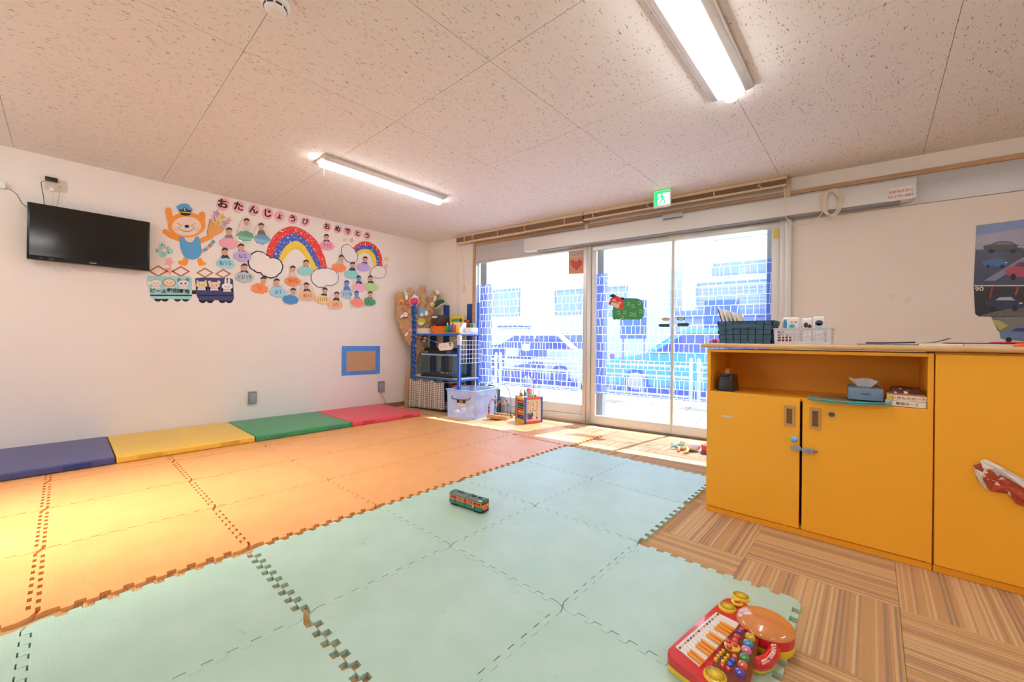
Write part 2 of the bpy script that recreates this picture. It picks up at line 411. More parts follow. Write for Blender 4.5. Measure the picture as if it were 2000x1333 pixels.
def clip(poly, fn):                            # keep fn >= 0
    out = []
    for i in range(len(poly)):
        a, b = poly[i], poly[(i+1) % len(poly)]; fa, fb = fn(a), fn(b)
        if fa >= 0: out.append(a)
        if fa*fb < 0:
            t = fa/(fa-fb); out.append((a[0]+(b[0]-a[0])*t, a[1]+(b[1]-a[1])*t))
    return out
def ell(cx, cy, rx, ry, n=20, a0=0, a1=2*PI): 
    return [(cx+rx*math.cos(a0+(a1-a0)*i/n), cy+ry*math.sin(a0+(a1-a0)*i/n)) for i in range(n if abs(a1-a0-2*PI) < 1e-6 else n+1)]
def caps(pts, r, n=6):                         # thick polyline outline with round ends
    L, R = [], []
    for i, p in enumerate(pts):
        a = pts[max(i-1, 0)]; b = pts[min(i+1, len(pts)-1)]; dx, dy = b[0]-a[0], b[1]-a[1]; q = math.hypot(dx, dy) or 1
        nx, ny = -dy/q*r, dx/q*r; L.append((p[0]+nx, p[1]+ny)); R.append((p[0]-nx, p[1]-ny))
    def end(p, q):
        a = math.atan2(p[1]-q[1], p[0]-q[0]); return [(p[0]+r*math.cos(a+PI/2-PI*i/n), p[1]+r*math.sin(a+PI/2-PI*i/n)) for i in range(1, n)]
    return L + end(pts[-1], pts[-2]) + R[::-1] + end(pts[0], pts[1])
def smoothp(pts, n=3):
    for _ in range(n):
        q = []
        for i in range(len(pts)):
            a, b_ = pts[i], pts[(i+1) % len(pts)]; q += [(a[0]*.75+b_[0]*.25, a[1]*.75+b_[1]*.25), (a[0]*.25+b_[0]*.75, a[1]*.25+b_[1]*.75)]
        pts = q
    return pts
def resample(pts, n):
    ds = [0]
    for a, b in zip(pts, pts[1:]): ds.append(ds[-1]+math.hypot(b[0]-a[0], b[1]-a[1]))
    out = []
    for i in range(n):
        s = ds[-1]*i/(n-1); k = max(j for j in range(len(ds)) if ds[j] <= s+1e-9); k = min(k, len(pts)-2)
        t = (s-ds[k])/(ds[k+1]-ds[k]); out.append((pts[k][0]+(pts[k+1][0]-pts[k][0])*t, pts[k][1]+(pts[k+1][1]-pts[k][1])*t))
    return out

# ================================================================== THE ROOM
X0, Y0 = -2.6, -2.5                            # near ends of the room, behind the camera
def wobj(name, b, mat, kind='structure', parent=None, label=None):
    o = obj(name, b, mat, parent, origin=(0, 0, 0) if parent is None else None)
    if parent is None:
        o.location = P0; o.rotation_euler = (0, 0, WRZ)
        if kind: o['kind'] = kind
    if label: o['label'] = label
    return o
inside = lambda pad: (lambda p: Wx(p[1])+pad-p[0])
flp = clip([(X0-.1, Y0-.1), (5.5, Y0-.1), (5.5, YW+.1), (X0-.1, YW+.1)], inside(.10))
b = B(); b.plate([(x, y, -.06) for x, y in flp], (0, 0, .055))
floor = struct('floor', b, M('#a9855c', .9), label='brown striped carpet-tile floor')
b = B(); b.box(-.2495, .2495, -.2495, .2495, -.005, 0, .0008, 1)
t0 = obj('carpet_tile', b, CARPET, floor); tile_me = t0.data; bpy.data.objects.remove(t0)
k = 0
for i in range(-4, 6):
    for j in range(-5, 11):
        cx, cy = 2.04+.25+.5*i-1.0+.0, -.08+.25+.5*j-.0
        if cx < -1.2 or cy > YW+.25: continue
        corners = [(cx-.2495, cy-.2495), (cx+.2495, cy-.2495), (cx+.2495, cy+.2495), (cx-.2495, cy+.2495)]
        pl = clip(clip(corners, inside(.03)), lambda p: YW-.001-p[1])
        rz = PI/2 if (i+j) % 2 else 0
        if len(pl) < 3: continue
        if len(pl) == 4 and all(abs(a[0]-c[0])+abs(a[1]-c[1]) < 1e-6 for a, c in zip(pl, corners)):
            share('carpet_tile', tile_me, floor, (cx, cy, 0), rz)
        else:
            b = B(); b.plate([(x-cx, y-cy, -.005) for x, y in pl], (0, 0, .005))
            if rz: b.xform(Matrix.Rotation(-rz, 4, 'Z'))
            o = obj('carpet_tile', b, CARPET, floor); o.location = (cx, cy, 0); o.rotation_euler = (0, 0, rz)
# ceiling: square boards with fine open joints
b = B(); b.plate([(x, y, H+.012) for x, y in flp], (0, 0, .08))
ceiling = struct('ceiling', b, M('#8f8579', .9), label='off-white ceiling of square pitted boards')
CX, CY, CSX, CSY = .6138, 2.4443, .8935, .9086
for i in range(-4, 5):
    for j in range(-6, 3):
        x0, y0 = CX+CSX*i, CY+CSY*j
        g = .0011
        pl = clip([(x0+g, y0+g), (x0+CSX-g, y0+g), (x0+CSX-g, y0+CSY-g), (x0+g, y0+CSY-g)], inside(.02))
        pl = clip(clip(clip(pl, lambda p: YW+.02-p[1]), lambda p: p[0]-X0+.02), lambda p: p[1]-Y0+.02)
        if len(pl) < 3: continue
        b = B(); b.plate([(x-x0, y-y0, .012) for x, y in pl], (0, 0, -.012), .0012)
        o = obj('ceiling_board', b, CEIL, ceiling, smooth=False); o.location = (x0, y0, H)
# walls
b = B(); b.box(X0-.1, XW+.25, YW, YW+.12, 0, H+.1)
wall_left = struct('wall_left', b, WALL, label='cream wallpapered wall carrying the birthday display')
b = B()
for (ya, yb, za, zb) in ((Y0-.1, YW+.1, 0, .85), (Y0-.1, YW+.1, 2.05, H+.1), (Y0-.1, 2.3, .85, 2.05), (4.1, YW+.1, .85, 2.05)): b.box(X0-.1, X0, ya, yb, za, zb)
wall_near = struct('wall_near', b, WALL)
b = B(); b.box(X0-.1, 6, Y0-.1, Y0, 0, H+.1)
wall_right = struct('wall_right', b, WALL)
b = B()
b.box(-.12, .90, 0, .12, -.0, H+.1); b.box(.90, 8.6, 0, .12, 2.335, H+.1); b.box(4.60, 8.6, 0, .12, 0, 2.07); b.box(4.6, 8.6, .03, .12, 2.07, 2.335)
wall_far = wobj('wall_far', b, WALL, label='cream wall around the shop-front glazing')
b = B(); b.box(X0, XW, YW-.008, YW-.0003, 0, .06, .002, 1)
baseboard_left = struct('baseboard_left', b, M('#9a6f50', .5), label='brown vinyl skirting below the birthday display wall')
b = B(); b.box(-.0, .89, -.008, -.0003, 0, .06, .002, 1)
wobj('baseboard_far', b, M('#9a6f50', .5))
# wooden architrave and the grey shutter band
b = B(); b.box(.895, .935, -.022, .05, .0, 2.30, .003); b.box(.895, 8.5, -.022, .03, 2.30, 2.337, .003)
wobj('trim_1', b, TRIMWOOD, label='brown wooden architrave above the glazing')
b = B()
for t in (2.60, 4.545):
    b.box(t, t+.045, -.03, -.001, 2.22, 2.45, .003)
wobj('trim_2', b, BEIGEWOOD)
b = B(); b.box(.936, 8.5, -.012, .028, 2.072, 2.299, .002)
for z in (2.285, 2.235, 2.222): b.box(.937, 8.49, -.0145, -.0118, z, z+.0025)
wobj('trim_3', b, M('#c9c9ca', .4, .3, .5, .03), label='grey metal shutter fascia')
# fixed window
w1 = sempty('window_1', P0, WRZ, 'fixed shop-front pane with blue lattice film')
b = B(); b.box(.937, .958, -.02, .05, .0, 2.072, .002); b.box(2.592, 2.69, -.035, .06, 0, 2.10, .004); b.box(.958, 2.592, -.01, .05, 2.05, 2.072, .002)
obj('window_frame', b, ALU, w1)
b = B(); b.box(.958, 2.592, -.02, .05, .10, .215, .004); obj('apron_panel', b, ALUL, w1)
b = B(); b.box(.958, 2.592, -.03, .05, .0, .098, .004); obj('sill', b, ALU, w1)
b = B(); b.box(.958, 2.592, .016, .022, .215, 2.05); obj('pane', b, GLASS, w1)
b = B(); b.box(.965, 2.585, .0135, .0140, .36, 1.745); obj('film', b, FILM, w1)
b = B(); b.box(2.637, 2.640, -.0365, -.03, .02, 2.09); obj('seal', b, BLACK, w1)
# sliding doors
for kd, (ta, tb, oa, ob) in enumerate(((2.692, 3.588, 0, .03), (3.592, 4.512, 0, .03))):
    dn = sempty('door_%d' % (kd+1), P0, WRZ, 'glass sliding door leaf %s' % ('beside the fixed pane' if kd == 0 else 'beside the cream wall'))
    b = B(); b.box(ta, tb, -.02, .02, .012, .11, .003); obj('bottom_rail', b, ALUL, dn)
    b = B(); b.box(ta, tb, -.02, .02, 2.02, 2.09, .003); obj('top_rail', b, ALU, dn)
    sa = .055 if kd == 0 else .012; sb = .012 if kd == 0 else .06
    b = B(); b.box(ta, ta+sa, -.02, .02, .11, 2.02, .002); obj('stile', b, ALUL, dn)
    b = B(); b.box(tb-sb, tb, -.02, .02, .11, 2.02, .002); obj('stile', b, ALUL, dn)
    b = B(); b.box(ta+sa, tb-sb, -.002, .004, .11, 2.02); obj('pane', b, GLASS, dn)
    b = B(); b.box(ta+sa, tb-sb, -.0045, -.0040, .36, 1.745); obj('film', b, FILM, dn)
b = B(); b.box(4.512, 4.555, -.03, .06, 0, 2.09, .003); b.box(4.559, 4.60, -.04, .06, 0, 2.09, .003)
wobj('trim_4', b, ALUL, label='pale metal door jamb beside the cream wall')
b = B(); b.box(2.69, 4.55, -.03, .05, -.004, .008, .002); wobj('trim_5', b, M('#8e8c88', .35, .8), label='metal door track in the floor')
# a wooden threshold seam strip in the carpet near the door
b = B()
for ta, tb in ((.94, 1.05), (2.64, 2.79), (4.41, 4.56)): b.box(ta, tb, .10, .24, -.09, 2.35, .006)
wobj('trim_6', b, M('#98a2ac', .5, .2), label='grey shutter guide rails outside the glazing')
# unseen window behind the camera, added to go with the aimed area light
wn = sempty('added_window', (X0, 3.2, 0))
b = B()
for (ya, yb, za, zb) in ((-.9, .9, .85, .9), (-.9, .9, 2.0, 2.05), (-.9, -.85, .9, 2.0), (.85, .9, .9, 2.0), (-.02, .02, .9, 2.0)): b.box(-.08, -.02, ya, yb, za, zb, .003)
obj('window_frame', b, ALU, wn)
b = B(); b.box(-.055, -.05, -.85, .85, .9, 2.0); obj('pane', b, GLASS, wn)

# ================================================================== OUTSIDE
OUT = -.10
b = B(); b.plate([wl(t, o, OUT-.1) for t, o in ((-9, -.125), (14, -.125), (14, -2.9), (-9, -2.9))], (0, 0, .1))
side = struct('pavement', b, M('#4a4844', .8, var=.08), origin=(0, 0, 0), label='pale paved pavement outside the shop front')
b = B(); b.box(-.145, .145, -.145, .145, 0, .008, .003, 1); pv = obj('paving_slab', b, M('#7c7974', .8, var=.12, scale=8), side); pvm = pv.data; bpy.data.objects.remove(pv)
for i in range(-6, 20):
    for j in range(9):
        p = wl(.15+.3*i, -.30-.3*j, OUT); share('paving_slab', pvm, side, p, WRZ)
b = B(); b.plate([wl(t, o, OUT-.14) for t, o in ((-14, -2.9), (20, -2.9), (20, -9.5), (-14, -9.5))], (0, 0, .02))
struct('road', b, M('#8c8d90', .85, var=.1, scale=60), label='grey street')
b = B(); b.box(-12, 16, -.08, .08, -.12, .06, .01); kerb = obj('kerb', b, M('#c9c6c0', .8), None, origin=(0, 0, 0)); kerb.location = wl(0, -2.95, OUT); kerb.rotation_euler = (0, 0, WRZ); kerb['kind'] = 'structure'
# white pipe railing along the kerb: one section after another
def railing(t0, t1, off, lab):
    r = thing('guard_railing', lab, 'railing', wl((t0+t1)/2, -off, OUT), WRZ, 'white pipe railings along the kerb')
    hw = (t1-t0)/2
    for s in (-1, 1):
        b = B(); b.cyl((s*hw, 0, 0), (s*hw, 0, .78), .03); b.ball((s*hw, 0, .78), .032, 10, 6); obj('post', b, WHITE, r)
    for z in (.66, .48, .16):
        b = B(); b.cyl((-hw, 0, z), (hw, 0, z), .02, seg=10); obj('rail', b, WHITE, r)
    for i in range(1, 7):
        x = -hw+2*hw*i/7; b = B(); b.cyl((x, 0, .16), (x, 0, .48), .012, seg=8); obj('baluster', b, WHITE, r)
for i, lab in enumerate(('white pipe railing section behind the clear storage box', 'white pipe railing section behind the fixed pane', 'white pipe railing section in front of the white car', 'white pipe railing section in front of the teal car bonnet', 'white pipe railing section in front of the teal car doors')):
    railing(-2.6+2.0*i, -.72+2.0*i, 2.75, lab)
GLOSSB = M('#1b1e26', .12, coat=.5); TYRE = M('#1c1c1e', .8); CHROME = M('#c8c8cc', .2, .9)
def car(lab, loc, rz, paint, L=4.3, Wd=1.7, Hh=1.5, van=False):
    r = thing('parked_car', lab, 'car', loc, rz)
    hw = Wd/2; wb = L*.30; g = .2
    low = [(-L/2, .32), (-L/2+.05, .2), (L/2-.08, .2), (L/2, .34), (L/2-.02, .62), (L/2-.28, .80), (L/2-1.05, .93), (-L/2+.12, .98), (-L/2, .78)]
    b = B(); b.plate([(x, -hw, z) for x, z in low], (0, 2*hw, 0)); bmesh.ops.bevel(b.bm, geom=b.bm.edges[:], offset=.05, segments=3, affect='EDGES', clamp_overlap=True)
    obj('body', b, paint, r)
    if van: cab = [(-L/2+.05, .95), (L/2-1.0, .92), (L/2-1.55, Hh-.02), (-L/2+.18, Hh)]
    else: cab = [(-L/2+.35, .95), (L/2-1.0, .92), (L/2-1.85, Hh-.02), (-L/2+1.0, Hh)]
    ins = .16
    pts = [(x, s*(hw-.05 if z < 1.1 else hw-ins), z) for s in (-1, 1) for x, z in cab]
    b = B(); vs = [b.bm.verts.new(p) for p in pts]; n = 4
    b.bm.faces.new(vs[:n]); b.bm.faces.new(vs[n:][::-1])
    for i in range(n): j = (i+1) % n; b.bm.faces.new((vs[i], vs[i+n], vs[j+n], vs[j]))
    bmesh.ops.recalc_face_normals(b.bm, faces=b.bm.faces[:]); bmesh.ops.bevel(b.bm, geom=b.bm.edges[:], offset=.05, segments=2, affect='EDGES', clamp_overlap=True)
    obj('cabin', b, paint, r)
    def on_side(x, z, s): 
        y = hw-.05-(z-.95)/(Hh-.95)*(ins-.05)+.006; return (x, s*y, z)
    zt, zb = Hh-.12, 1.0
    def xe(z, a, bq): t = (z-a[1])/(bq[1]-a[1]); return a[0]+(bq[0]-a[0])*t
    fz = lambda z: xe(z, cab[1], cab[2])-.16; bz = lambda z: xe(z, cab[0], cab[3])+.16
    mid = (cab[2][0]+cab[3][0])/2
    for s in (-1, 1):
        for q in ([(mid+.04, zb), (fz(zb), zb), (fz(zt), zt), (mid+.04, zt)], [(bz(zb), zb), (mid-.04, zb), (mid-.04, zt), (bz(zt), zt)]):
            b = B(); b.plate([on_side(x, z, s) for x, z in q], (0, s*.008, 0)); obj('side_window', b, GLOSSB, r)
        b = B(); b.ball((fz(zb)-.0, s*(hw+.07), 1.02), (.06, .09, .07), 10, 8); obj('wing_mirror', b, paint, r)
        for sx in (-1, 1):
            wx = sx*wb
            b = B(); b.lathe([(.12, -.1), (.28, -.1), (.31, -.07), (.31, .07), (.28, .1), (.12, .1)], (wx, s*(hw-.1), .31-.0), 20, Matrix.Rotation(PI/2, 3, 'X')); wh = obj('wheel', b, TYRE, r)
            b = B(); b.lathe([(.02, .105), (.19, .105), (.2, .095), (.2, .08)], (wx, s*(hw-.1), .31), 16, Matrix.Rotation(-s*PI/2, 3, 'X')); obj('hubcap', b, CHROME, wh)
    for (a, bq, nm) in ((cab[1], cab[2], 'windscreen'), (cab[0], cab[3], 'rear_window')):
        p = []
        for t, s in ((.12, -1), (.12, 1), (.88, 1), (.88, -1)):
            x, z = a[0]+(bq[0]-a[0])*t, a[1]+(bq[1]-a[1])*t; p.append((x, s*(hw-.16-.08*t), z))
        sg = 1 if nm == 'windscreen' else -1; b = B(); b.plate(p, (sg*.02, 0, .012)); obj(nm, b, GLOSSB, r)
    for s in (-1, 1):
        b = B(); b.ball((L/2-.06, s*(hw-.28), .68), (.09, .19, .08), 12, 8); obj('headlight', b, M('#eef2f6', .1), r)
        b = B(); b.box(-L/2-.01, -L/2+.05, s*(hw-.35), s*(hw-.08), .66, .86, .02); obj('tail_light', b, M('#c02a2a', .2), r)
    b = B(); b.box(-L/2-.012, -L/2+.0, -.17, .17, .52, .69, .004); obj('number_plate', b, WHITE, r)
    b = B(); b.box(L/2-.01, L/2+.012, -.17, .17, .36, .53, .004); obj('number_plate', b, WHITE, r)
    return r
car('teal parked car behind the sliding doors', wl(3.1, -5.45, OUT-.12), WRZ+PI, M('#3fb59a', .25, coat=.6), 4.3, 1.7, 1.5)
car('white parked car half hidden by the frame post', wl(-1.45, -5.65, OUT-.12), WRZ+PI, M('#e8eaec', .25, coat=.6), 4.2, 1.7, 1.45)
# dark scooter with a canopy
DKB = M('#272d42', .3, coat=.4)
scr = thing('parked_scooter', 'dark scooter with a canopy seen through the fixed pane', 'scooter', wl(-1.05, -3.95, OUT-.12), WRZ)
for x, y in ((-.62, 0), (.55, -.2), (.55, .2)):
    b = B(); b.lathe([(.08, -.05), (.23, -.05), (.25, -.03), (.25, .03), (.23, .05), (.08, .05)], (x, y, .25), 20, Matrix.Rotation(PI/2, 3, 'X')); wh = obj('wheel', b, TYRE, scr)
    b = B(); b.lathe([(.02, -.055), (.12, -.055), (.12, .055), (.02, .055)], (x, y, .25), 14, Matrix.Rotation(PI/2, 3, 'X')); obj('hub', b, CHROME, wh)
b = B(); b.hexa([(-.55, -.22, .22), (.75, -.24, .30), (-.55, .22, .22), (.75, .24, .30), (-.35, -.2, .45), (.75, -.24, .72), (-.35, .2, .45), (.75, .24, .72)], .06); obj('body', b, DKB, scr)
b = B(); b.hexa([(-.72, -.25, .35), (-.48, -.25, .30), (-.72, .25, .35), (-.48, .25, .30), (-.58, -.28, 1.0), (-.42, -.28, 1.0), (-.58, .28, 1.0), (-.42, .28, 1.0)], .05); obj('front_fairing', b, DKB, scr)
b = B(); b.box(-.1, .45, -.17, .17, .70, .80, .04); obj('seat', b, M('#1a1a1e', .6), scr)
b = B(); b.box(.30, .80, -.26, .26, .80, 1.25, .03); bx_ = obj('cargo_box', b, DKB, scr)
b = B(); b.box(.42, .62, -.266, -.258, .95, 1.12, .004); obj('notice', b, WHITE, bx_)
b = B(); b.tube([(-.45, -.33, 1.05), (-.38, 0, 1.08), (-.45, .33, 1.05)], .018, 8); obj('handlebar', b, M('#222226', .4), scr)
b = B(); b.hexa([(-.52, -.24, 1.0), (-.50, -.24, 1.0), (-.52, .24, 1.0), (-.50, .24, 1.0), (-.30, -.22, 1.52), (-.28, -.22, 1.52), (-.30, .22, 1.52), (-.28, .22, 1.52)]); obj('windscreen', b, GLASS, scr)
b = B(); b.box(-.36, .36, -.26, .26, 1.50, 1.56, .025); obj('canopy', b, DKB, scr)
for y in (-.2, .2): b = B(); b.cyl((.33, y, 1.2), (.30, y, 1.51), .014, seg=8); obj('canopy_post', b, CHROME, scr)
# houses across the street
FACADE = M('#f6f5f3', .85, var=.03)
def house(lab, t0, t1, off, hgt, mat, rows, band=None, cat='building'):
    r = thing('street_house', lab, cat, wl((t0+t1)/2, -off, OUT-.12), WRZ)
    hw = (t1-t0)/2
    b = B(); b.box(-hw, hw, 0, 5, 0, hgt, .03); obj('wall', b, mat, r)
    for (x0, x1, z0, z1, kd) in rows:
        b = B()
        for q in ((x0, x1, z0-.04, z0), (x0, x1, z1, z1+.04), (x0-.04, x0, z0-.04, z1+.04), (x1, x1+.04, z0-.04, z1+.04)): b.box(q[0], q[1], -.05, -.001, q[2], q[3])
        f = obj('window', b, M('#9aa0a6', .4, .5), r)
        if kd == 'glass':
            b = B(); b.box(x0, x1, -.02, -.004, z0, z1); obj('pane', b, M('#a9b6c0', .1), f)
        else:
            for i in range(int((z1-z0)/.09)):
                z = z0+.09*i; b = B(); b.box(x0, x1, -.045, -.015, z+.01, z+.07); obj('louvre', b, M('#b8bcc0', .5), f)
    if band:
        b = B(); b.box(-hw-.1, hw+.1, -.5, -.001, band, band+.18, .01); obj('canopy', b, M('#7c8794', .6), r)
    return r
def hw_(px, py, off): return WP(px, py, -off)
# left bright house, middle house with louvres, right house
house('pale house seen faintly through the fixed pane', -7.5, 1.6, 8.6, 7.5, FACADE, [(2.4, 3.2, 2.1, 3.0, 'glass'), (.6, 1.6, 2.2, 3.0, 'glass'), (-2.2, -1.0, 2.2, 3.2, 'glass')])
house('pale house with louvred balcony behind the teal car', 2.2, 7.6, 7.4, 6.4, M('#f1f1f0', .85, var=.03), [(-2.2, -.3, .35, 1.5, 'louvre'), (.0, 2.2, .35, 1.5, 'louvre'), (-2.3, 2.3, 2.15, 2.75, 'louvre'), (-1.9, -.7, 3.0, 3.9, 'glass'), (.5, 1.9, 3.0, 3.9, 'glass')], 1.85)
house('grey house edge seen beside the right jamb', 8.0, 13, 7.8, 6, M('#eceef0', .85, var=.03), [(-1.9, -.9, .6, 1.8, 'glass')], 2.1)
for (lab, q0, q1) in (('blue notice board below the green paper lion', (1212, 588), (1262, 662)), ('blue notice board behind the navy basket', (1376, 588), (1444, 640))):
    a = hw_(q0[0], q0[1], 3.2); c = hw_(q1[0], q1[1], 3.2)
    r = thing('notice_board', lab, 'sign', wl((a[0]+c[0])/2, -3.2, OUT), WRZ)
    hwid = (c[0]-a[0])/2
    b = B(); b.box(-hwid, hwid, -.02, .02, c[2]-OUT, a[2]-OUT, .01); obj('panel', b, M('#2b62c8', .4), r)
    for s in (-1, 1): b = B(); b.cyl((s*hwid*.8, .03, 0), (s*hwid*.8, .03, a[2]-OUT-.05), .02); obj('post', b, M('#9aa0a6', .4, .7), r)

# ================================================================== CEILING FITTINGS
TUBE = M('#ffffff', .4, emit=LAMP, var=0)
def ceiling_lamp(lab, cx, cy, L=1.25, w=.23, cord=False):
    r = thing('ceiling_lamp', lab, 'lamp', (cx, cy, H-.001), 0, 'fluorescent ceiling lamps')
    b = B(); b.box(-L/2, L/2, -w/2, w/2, -.018, 0, .006); b.hexa([(-L/2+.02, -.075, -.034), (L/2-.02, -.075, -.034), (-L/2+.02, .075, -.034), (L/2-.02, .075, -.034), (-L/2, -w/2+.01, -.017), (L/2, -w/2+.01, -.017), (-L/2, w/2-.01, -.017), (L/2, w/2-.01, -.017)], .002, 1)
    obj('base_plate', b, M('#d2cec8', .6), r)
    b = B(); n = 10; prof = [(math.cos(PI*i/n)*.042, -.032-math.sin(PI*i/n)*.036) for i in range(n+1)]
    b.plate([(-L/2+.015, y, z) for y, z in prof], (L-.03, 0, 0)); obj('diffuser', b, TUBE, r)
    if cord:
        b = B(); b.tube([(-L/2+.03, -.02, -.06), (-L/2+.03, -.02, -.12)], .0022, 6); b.cyl((-L/2+.03, -.02, -.12), (-L/2+.03, -.02, -.15), .005, .003, 8); obj('pull_cord', b, WHITE, r)
ceiling_lamp('lit strip lamp nearest the birthday display wall', 2.02, 3.41, cord=True)
ceiling_lamp('lit strip lamp above the yellow cupboards', 2.02, .632)
ceiling_lamp('added unseen strip lamp behind the camera on the left', -1.2, 3.41)  # unseen lamps from here on, added to brighten the room and the cupboards
ceiling_lamp('added unseen strip lamp behind the camera on the right', -.75, .632)
ceiling_lamp('added unseen strip lamp above the far end of the cupboards', 2.02, -1.75)
ceiling_lamp('added unseen strip lamp in the rear corner behind the camera', -.75, -1.75)
# smoke detector
p = Z(538, 4, H); r = thing('smoke_detector', 'white round smoke detector on the ceiling', 'detector', (p.x, p.y, H-.001))
b = B(); b.lathe([(.058, 0), (.058, -.012), (.052, -.02), (.046, -.022)], seg=32); obj('base', b, WHITE, r)
b = B(); b.lathe([(.044, -.022), (.044, -.034), (.040, -.042), (.028, -.048), (.012, -.05)], seg=32); obj('head', b, M('#ece9e4', .45), r)
for i in range(8):
    a = 2*PI*i/8; b = B(); b.box(.041, .0455, -.012, .012, -.033, -.025, xf=Matrix.Rotation(a, 4, 'Z')); obj('vent_slot', b, BLACK, r)
# exit sign, hung from the ceiling in front of the doors
ex = thing('exit_sign', 'green lit exit sign with a running figure', 'sign', wl(3.553, .32, H-.001), WRZ)
b = B(); b.box(-.08, .08, -.028, .012, -.165, 0, .004); obj('housing', b, M('#eceae4', .45), ex)
GRN = M('#1fd46c', .4, emit=1.2, var=0); LITW = M('#ffffff', .4, emit=1.5, var=0)
b = B(); b.box(-.072, .072, -.031, -.0275, -.150, -.012, .001, 1); face = obj('lit_face', b, GRN, ex)
b = B(); b.box(-.038, .072, -.0325, -.0305, -.150, -.040); obj('doorway', b, LITW, face)
def fig(pts): return [(x*.0011, -.034, -.150+z*.0011) for x, z in pts]
for nm, pts in (('head', ell(-2, 96, 9, 9, 14)), ('torso', caps([(-2, 82), (6, 52)], 9)), ('arm', caps([(-4, 80), (-24, 66), (-30, 52)], 4)), ('arm', caps([(2, 78), (22, 62), (36, 66)], 4)), ('leg', caps([(6, 52), (-8, 30), (-26, 10)], 5.5)), ('leg', caps([(6, 52), (26, 36), (22, 12)], 5.5))):
    b = B(); b.plate(fig(pts), (0, -.001, 0)); obj('running_figure_'+nm, b, GRN, face)

# ================================================================== DOOR OPERATOR, BLINDS
hb = thing('door_operator', 'pale metal automatic door operator box above the sliding doors', 'door operator', wl(3.6, .0, 2.09), WRZ)
b = B(); b.box(1.822-3.6, 5.382-3.6, -.135, -.0155, .0, .158, .006); obj('cover', b, M('#dcdad5', .4, .15, .5, .02), hb)
a = WP(1294, 432, .136); c = WP(1334, 419, .136)
b = B(); b.box(a[0]-3.6, c[0]-3.6, -.150, -.134, a[2]-2.09-.0, a[2]-2.09+.055, .004); s = obj('sensor', b, M('#b9bcc0', .35, .2), hb)
b = B(); b.box(a[0]-3.59, c[0]-3.61, -.1515, -.1495, a[2]-2.09+.006, a[2]-2.09+.014); obj('lens', b, BLACK, s)
for dz in (.03, .125):
    b = B(); b.lathe([(.005, 0), (.005, .003), (.003, .004)], (5.36-3.6, -.1345, dz), 10, Matrix.Rotation(PI/2, 3, 'X')); obj('screw', b, CHROME, hb)
b = B(); b.box(2.0-3.6, 5.3-3.6, -.11, -.02, -.012, .001, .002); obj('bottom_channel', b, M('#8f9096', .4, .5), hb)
# sticker with red lettering
a = WP(1737, 368, .136); c = WP(1782, 388, .136)
st = thing('red_lettered_sticker', 'white sticker with small red lettering on the operator box', 'sticker', wl((a[0]+c[0])/2, .1353, c[2]), WRZ)
sw, sh = c[0]-a[0], a[2]-c[2]
b = B(); b.box(-sw/2, sw/2, -.0012, 0, 0, sh); obj('sheet', b, M('#e6e2de', .5), st)
for s_, z_, sz in (('通産株式会社', .66, .22), ('03-3790-4881', .30, .24)):
    b = text_b(s_, sh*sz, lambda u, v, z_=z_: Vector((u, -.0018, sh*z_+v))); obj('lettering', b, M('#c8242a', .5), st)
BAMB = M('#94765c', .7, var=.2, scale=60)
def blind(lab, t0, t1, drop, ties, tilt=0.0):
    L = t1-t0; r = thing('raised_blind', lab, 'blind', wl((t0+t1)/2, .085, H-.002), WRZ, 'blinds raised above the glazing')
    b = B(); b.box(-L/2, L/2, -.03, .02, -.030, 0, .003); obj('head_rail', b, BEIGEWOOD, r)
    n = 9
    for i in range(n):
        z = -.033-(drop-.055)*(i+1)/n; dz = (drop-.055)/n
        b = B(); b.box(-L/2+.004, L/2-.004, -.027-.002*(i % 2), .016, z+.0006, z+dz-.0012); obj('slat', b, BAMB, r)
    b = B(); b.box(-L/2, L/2, -.032, .018, -drop, -drop+.02, .004); obj('bottom_rail', b, BEIGEWOOD, r)
    for k, x in enumerate(ties):
        x -= L/2
        q = [(x, -.033, -.03), (x-.03*(k % 2), -.038, -drop*.55), (x+.004, -.037, -drop+.02)]
        b = B(); b.tube(q, .0075, 6); obj('ladder_tape', b, M('#d9b99a', .8), r)
    return r
BLINDS = [blind('left raised slatted blind above the fixed pane', .66, 2.612, .118, (.16, .33, .74, 1.18, 1.72)),
          blind('right raised slatted blind above the sliding doors', 2.62, 4.56, .095, (.12, .75, 1.36, 1.75))]
# pull cords hanging from the blinds, each with its coil
b = B(); pts = [wl(4.54, .13, 2.37), wl(4.545, .15, 2.25), wl(4.55, .155, 2.08), wl(4.60, .15, 1.995), wl(4.70, .15, 1.985), wl(4.78, .15, 2.03), wl(4.83, .15, 2.10), wl(4.80, .15, 2.22), wl(4.86, .15, 2.25)]
for k in range(5):
    for i in range(16):
        a = 2*PI*i/16; pts.append(wl(4.86+.055*math.cos(a)+.006*k, .150+.002*k, 2.14+(.10+.004*k)*math.sin(a)))
b.tube(pts, .0028, 6); obj('pull_cord', b, M('#e8d9c2', .7), BLINDS[1], world=True)
b = B(); pts = [wl(.70, .12, 2.36), wl(.735, .06, 2.2), wl(.74, .03, 1.85), wl(.745, .025, 1.74)]
for k in range(3):
    for i in range(12):
        a = 2*PI*i/12; pts.append(wl(.745+.018*math.cos(a), .024+.001*k, 1.69+.05*math.sin(a)))
b.tube(pts, .0022, 6); obj('pull_cord', b, M('#cdb59a', .7), BLINDS[0], world=True)
b = B(); b.cyl(wl(.62, .06, 2.34), wl(.62, .05, 1.25), .004, seg=8); obj('tilt_wand', b, M('#eadfd0', .4), BLINDS[0], world=True)

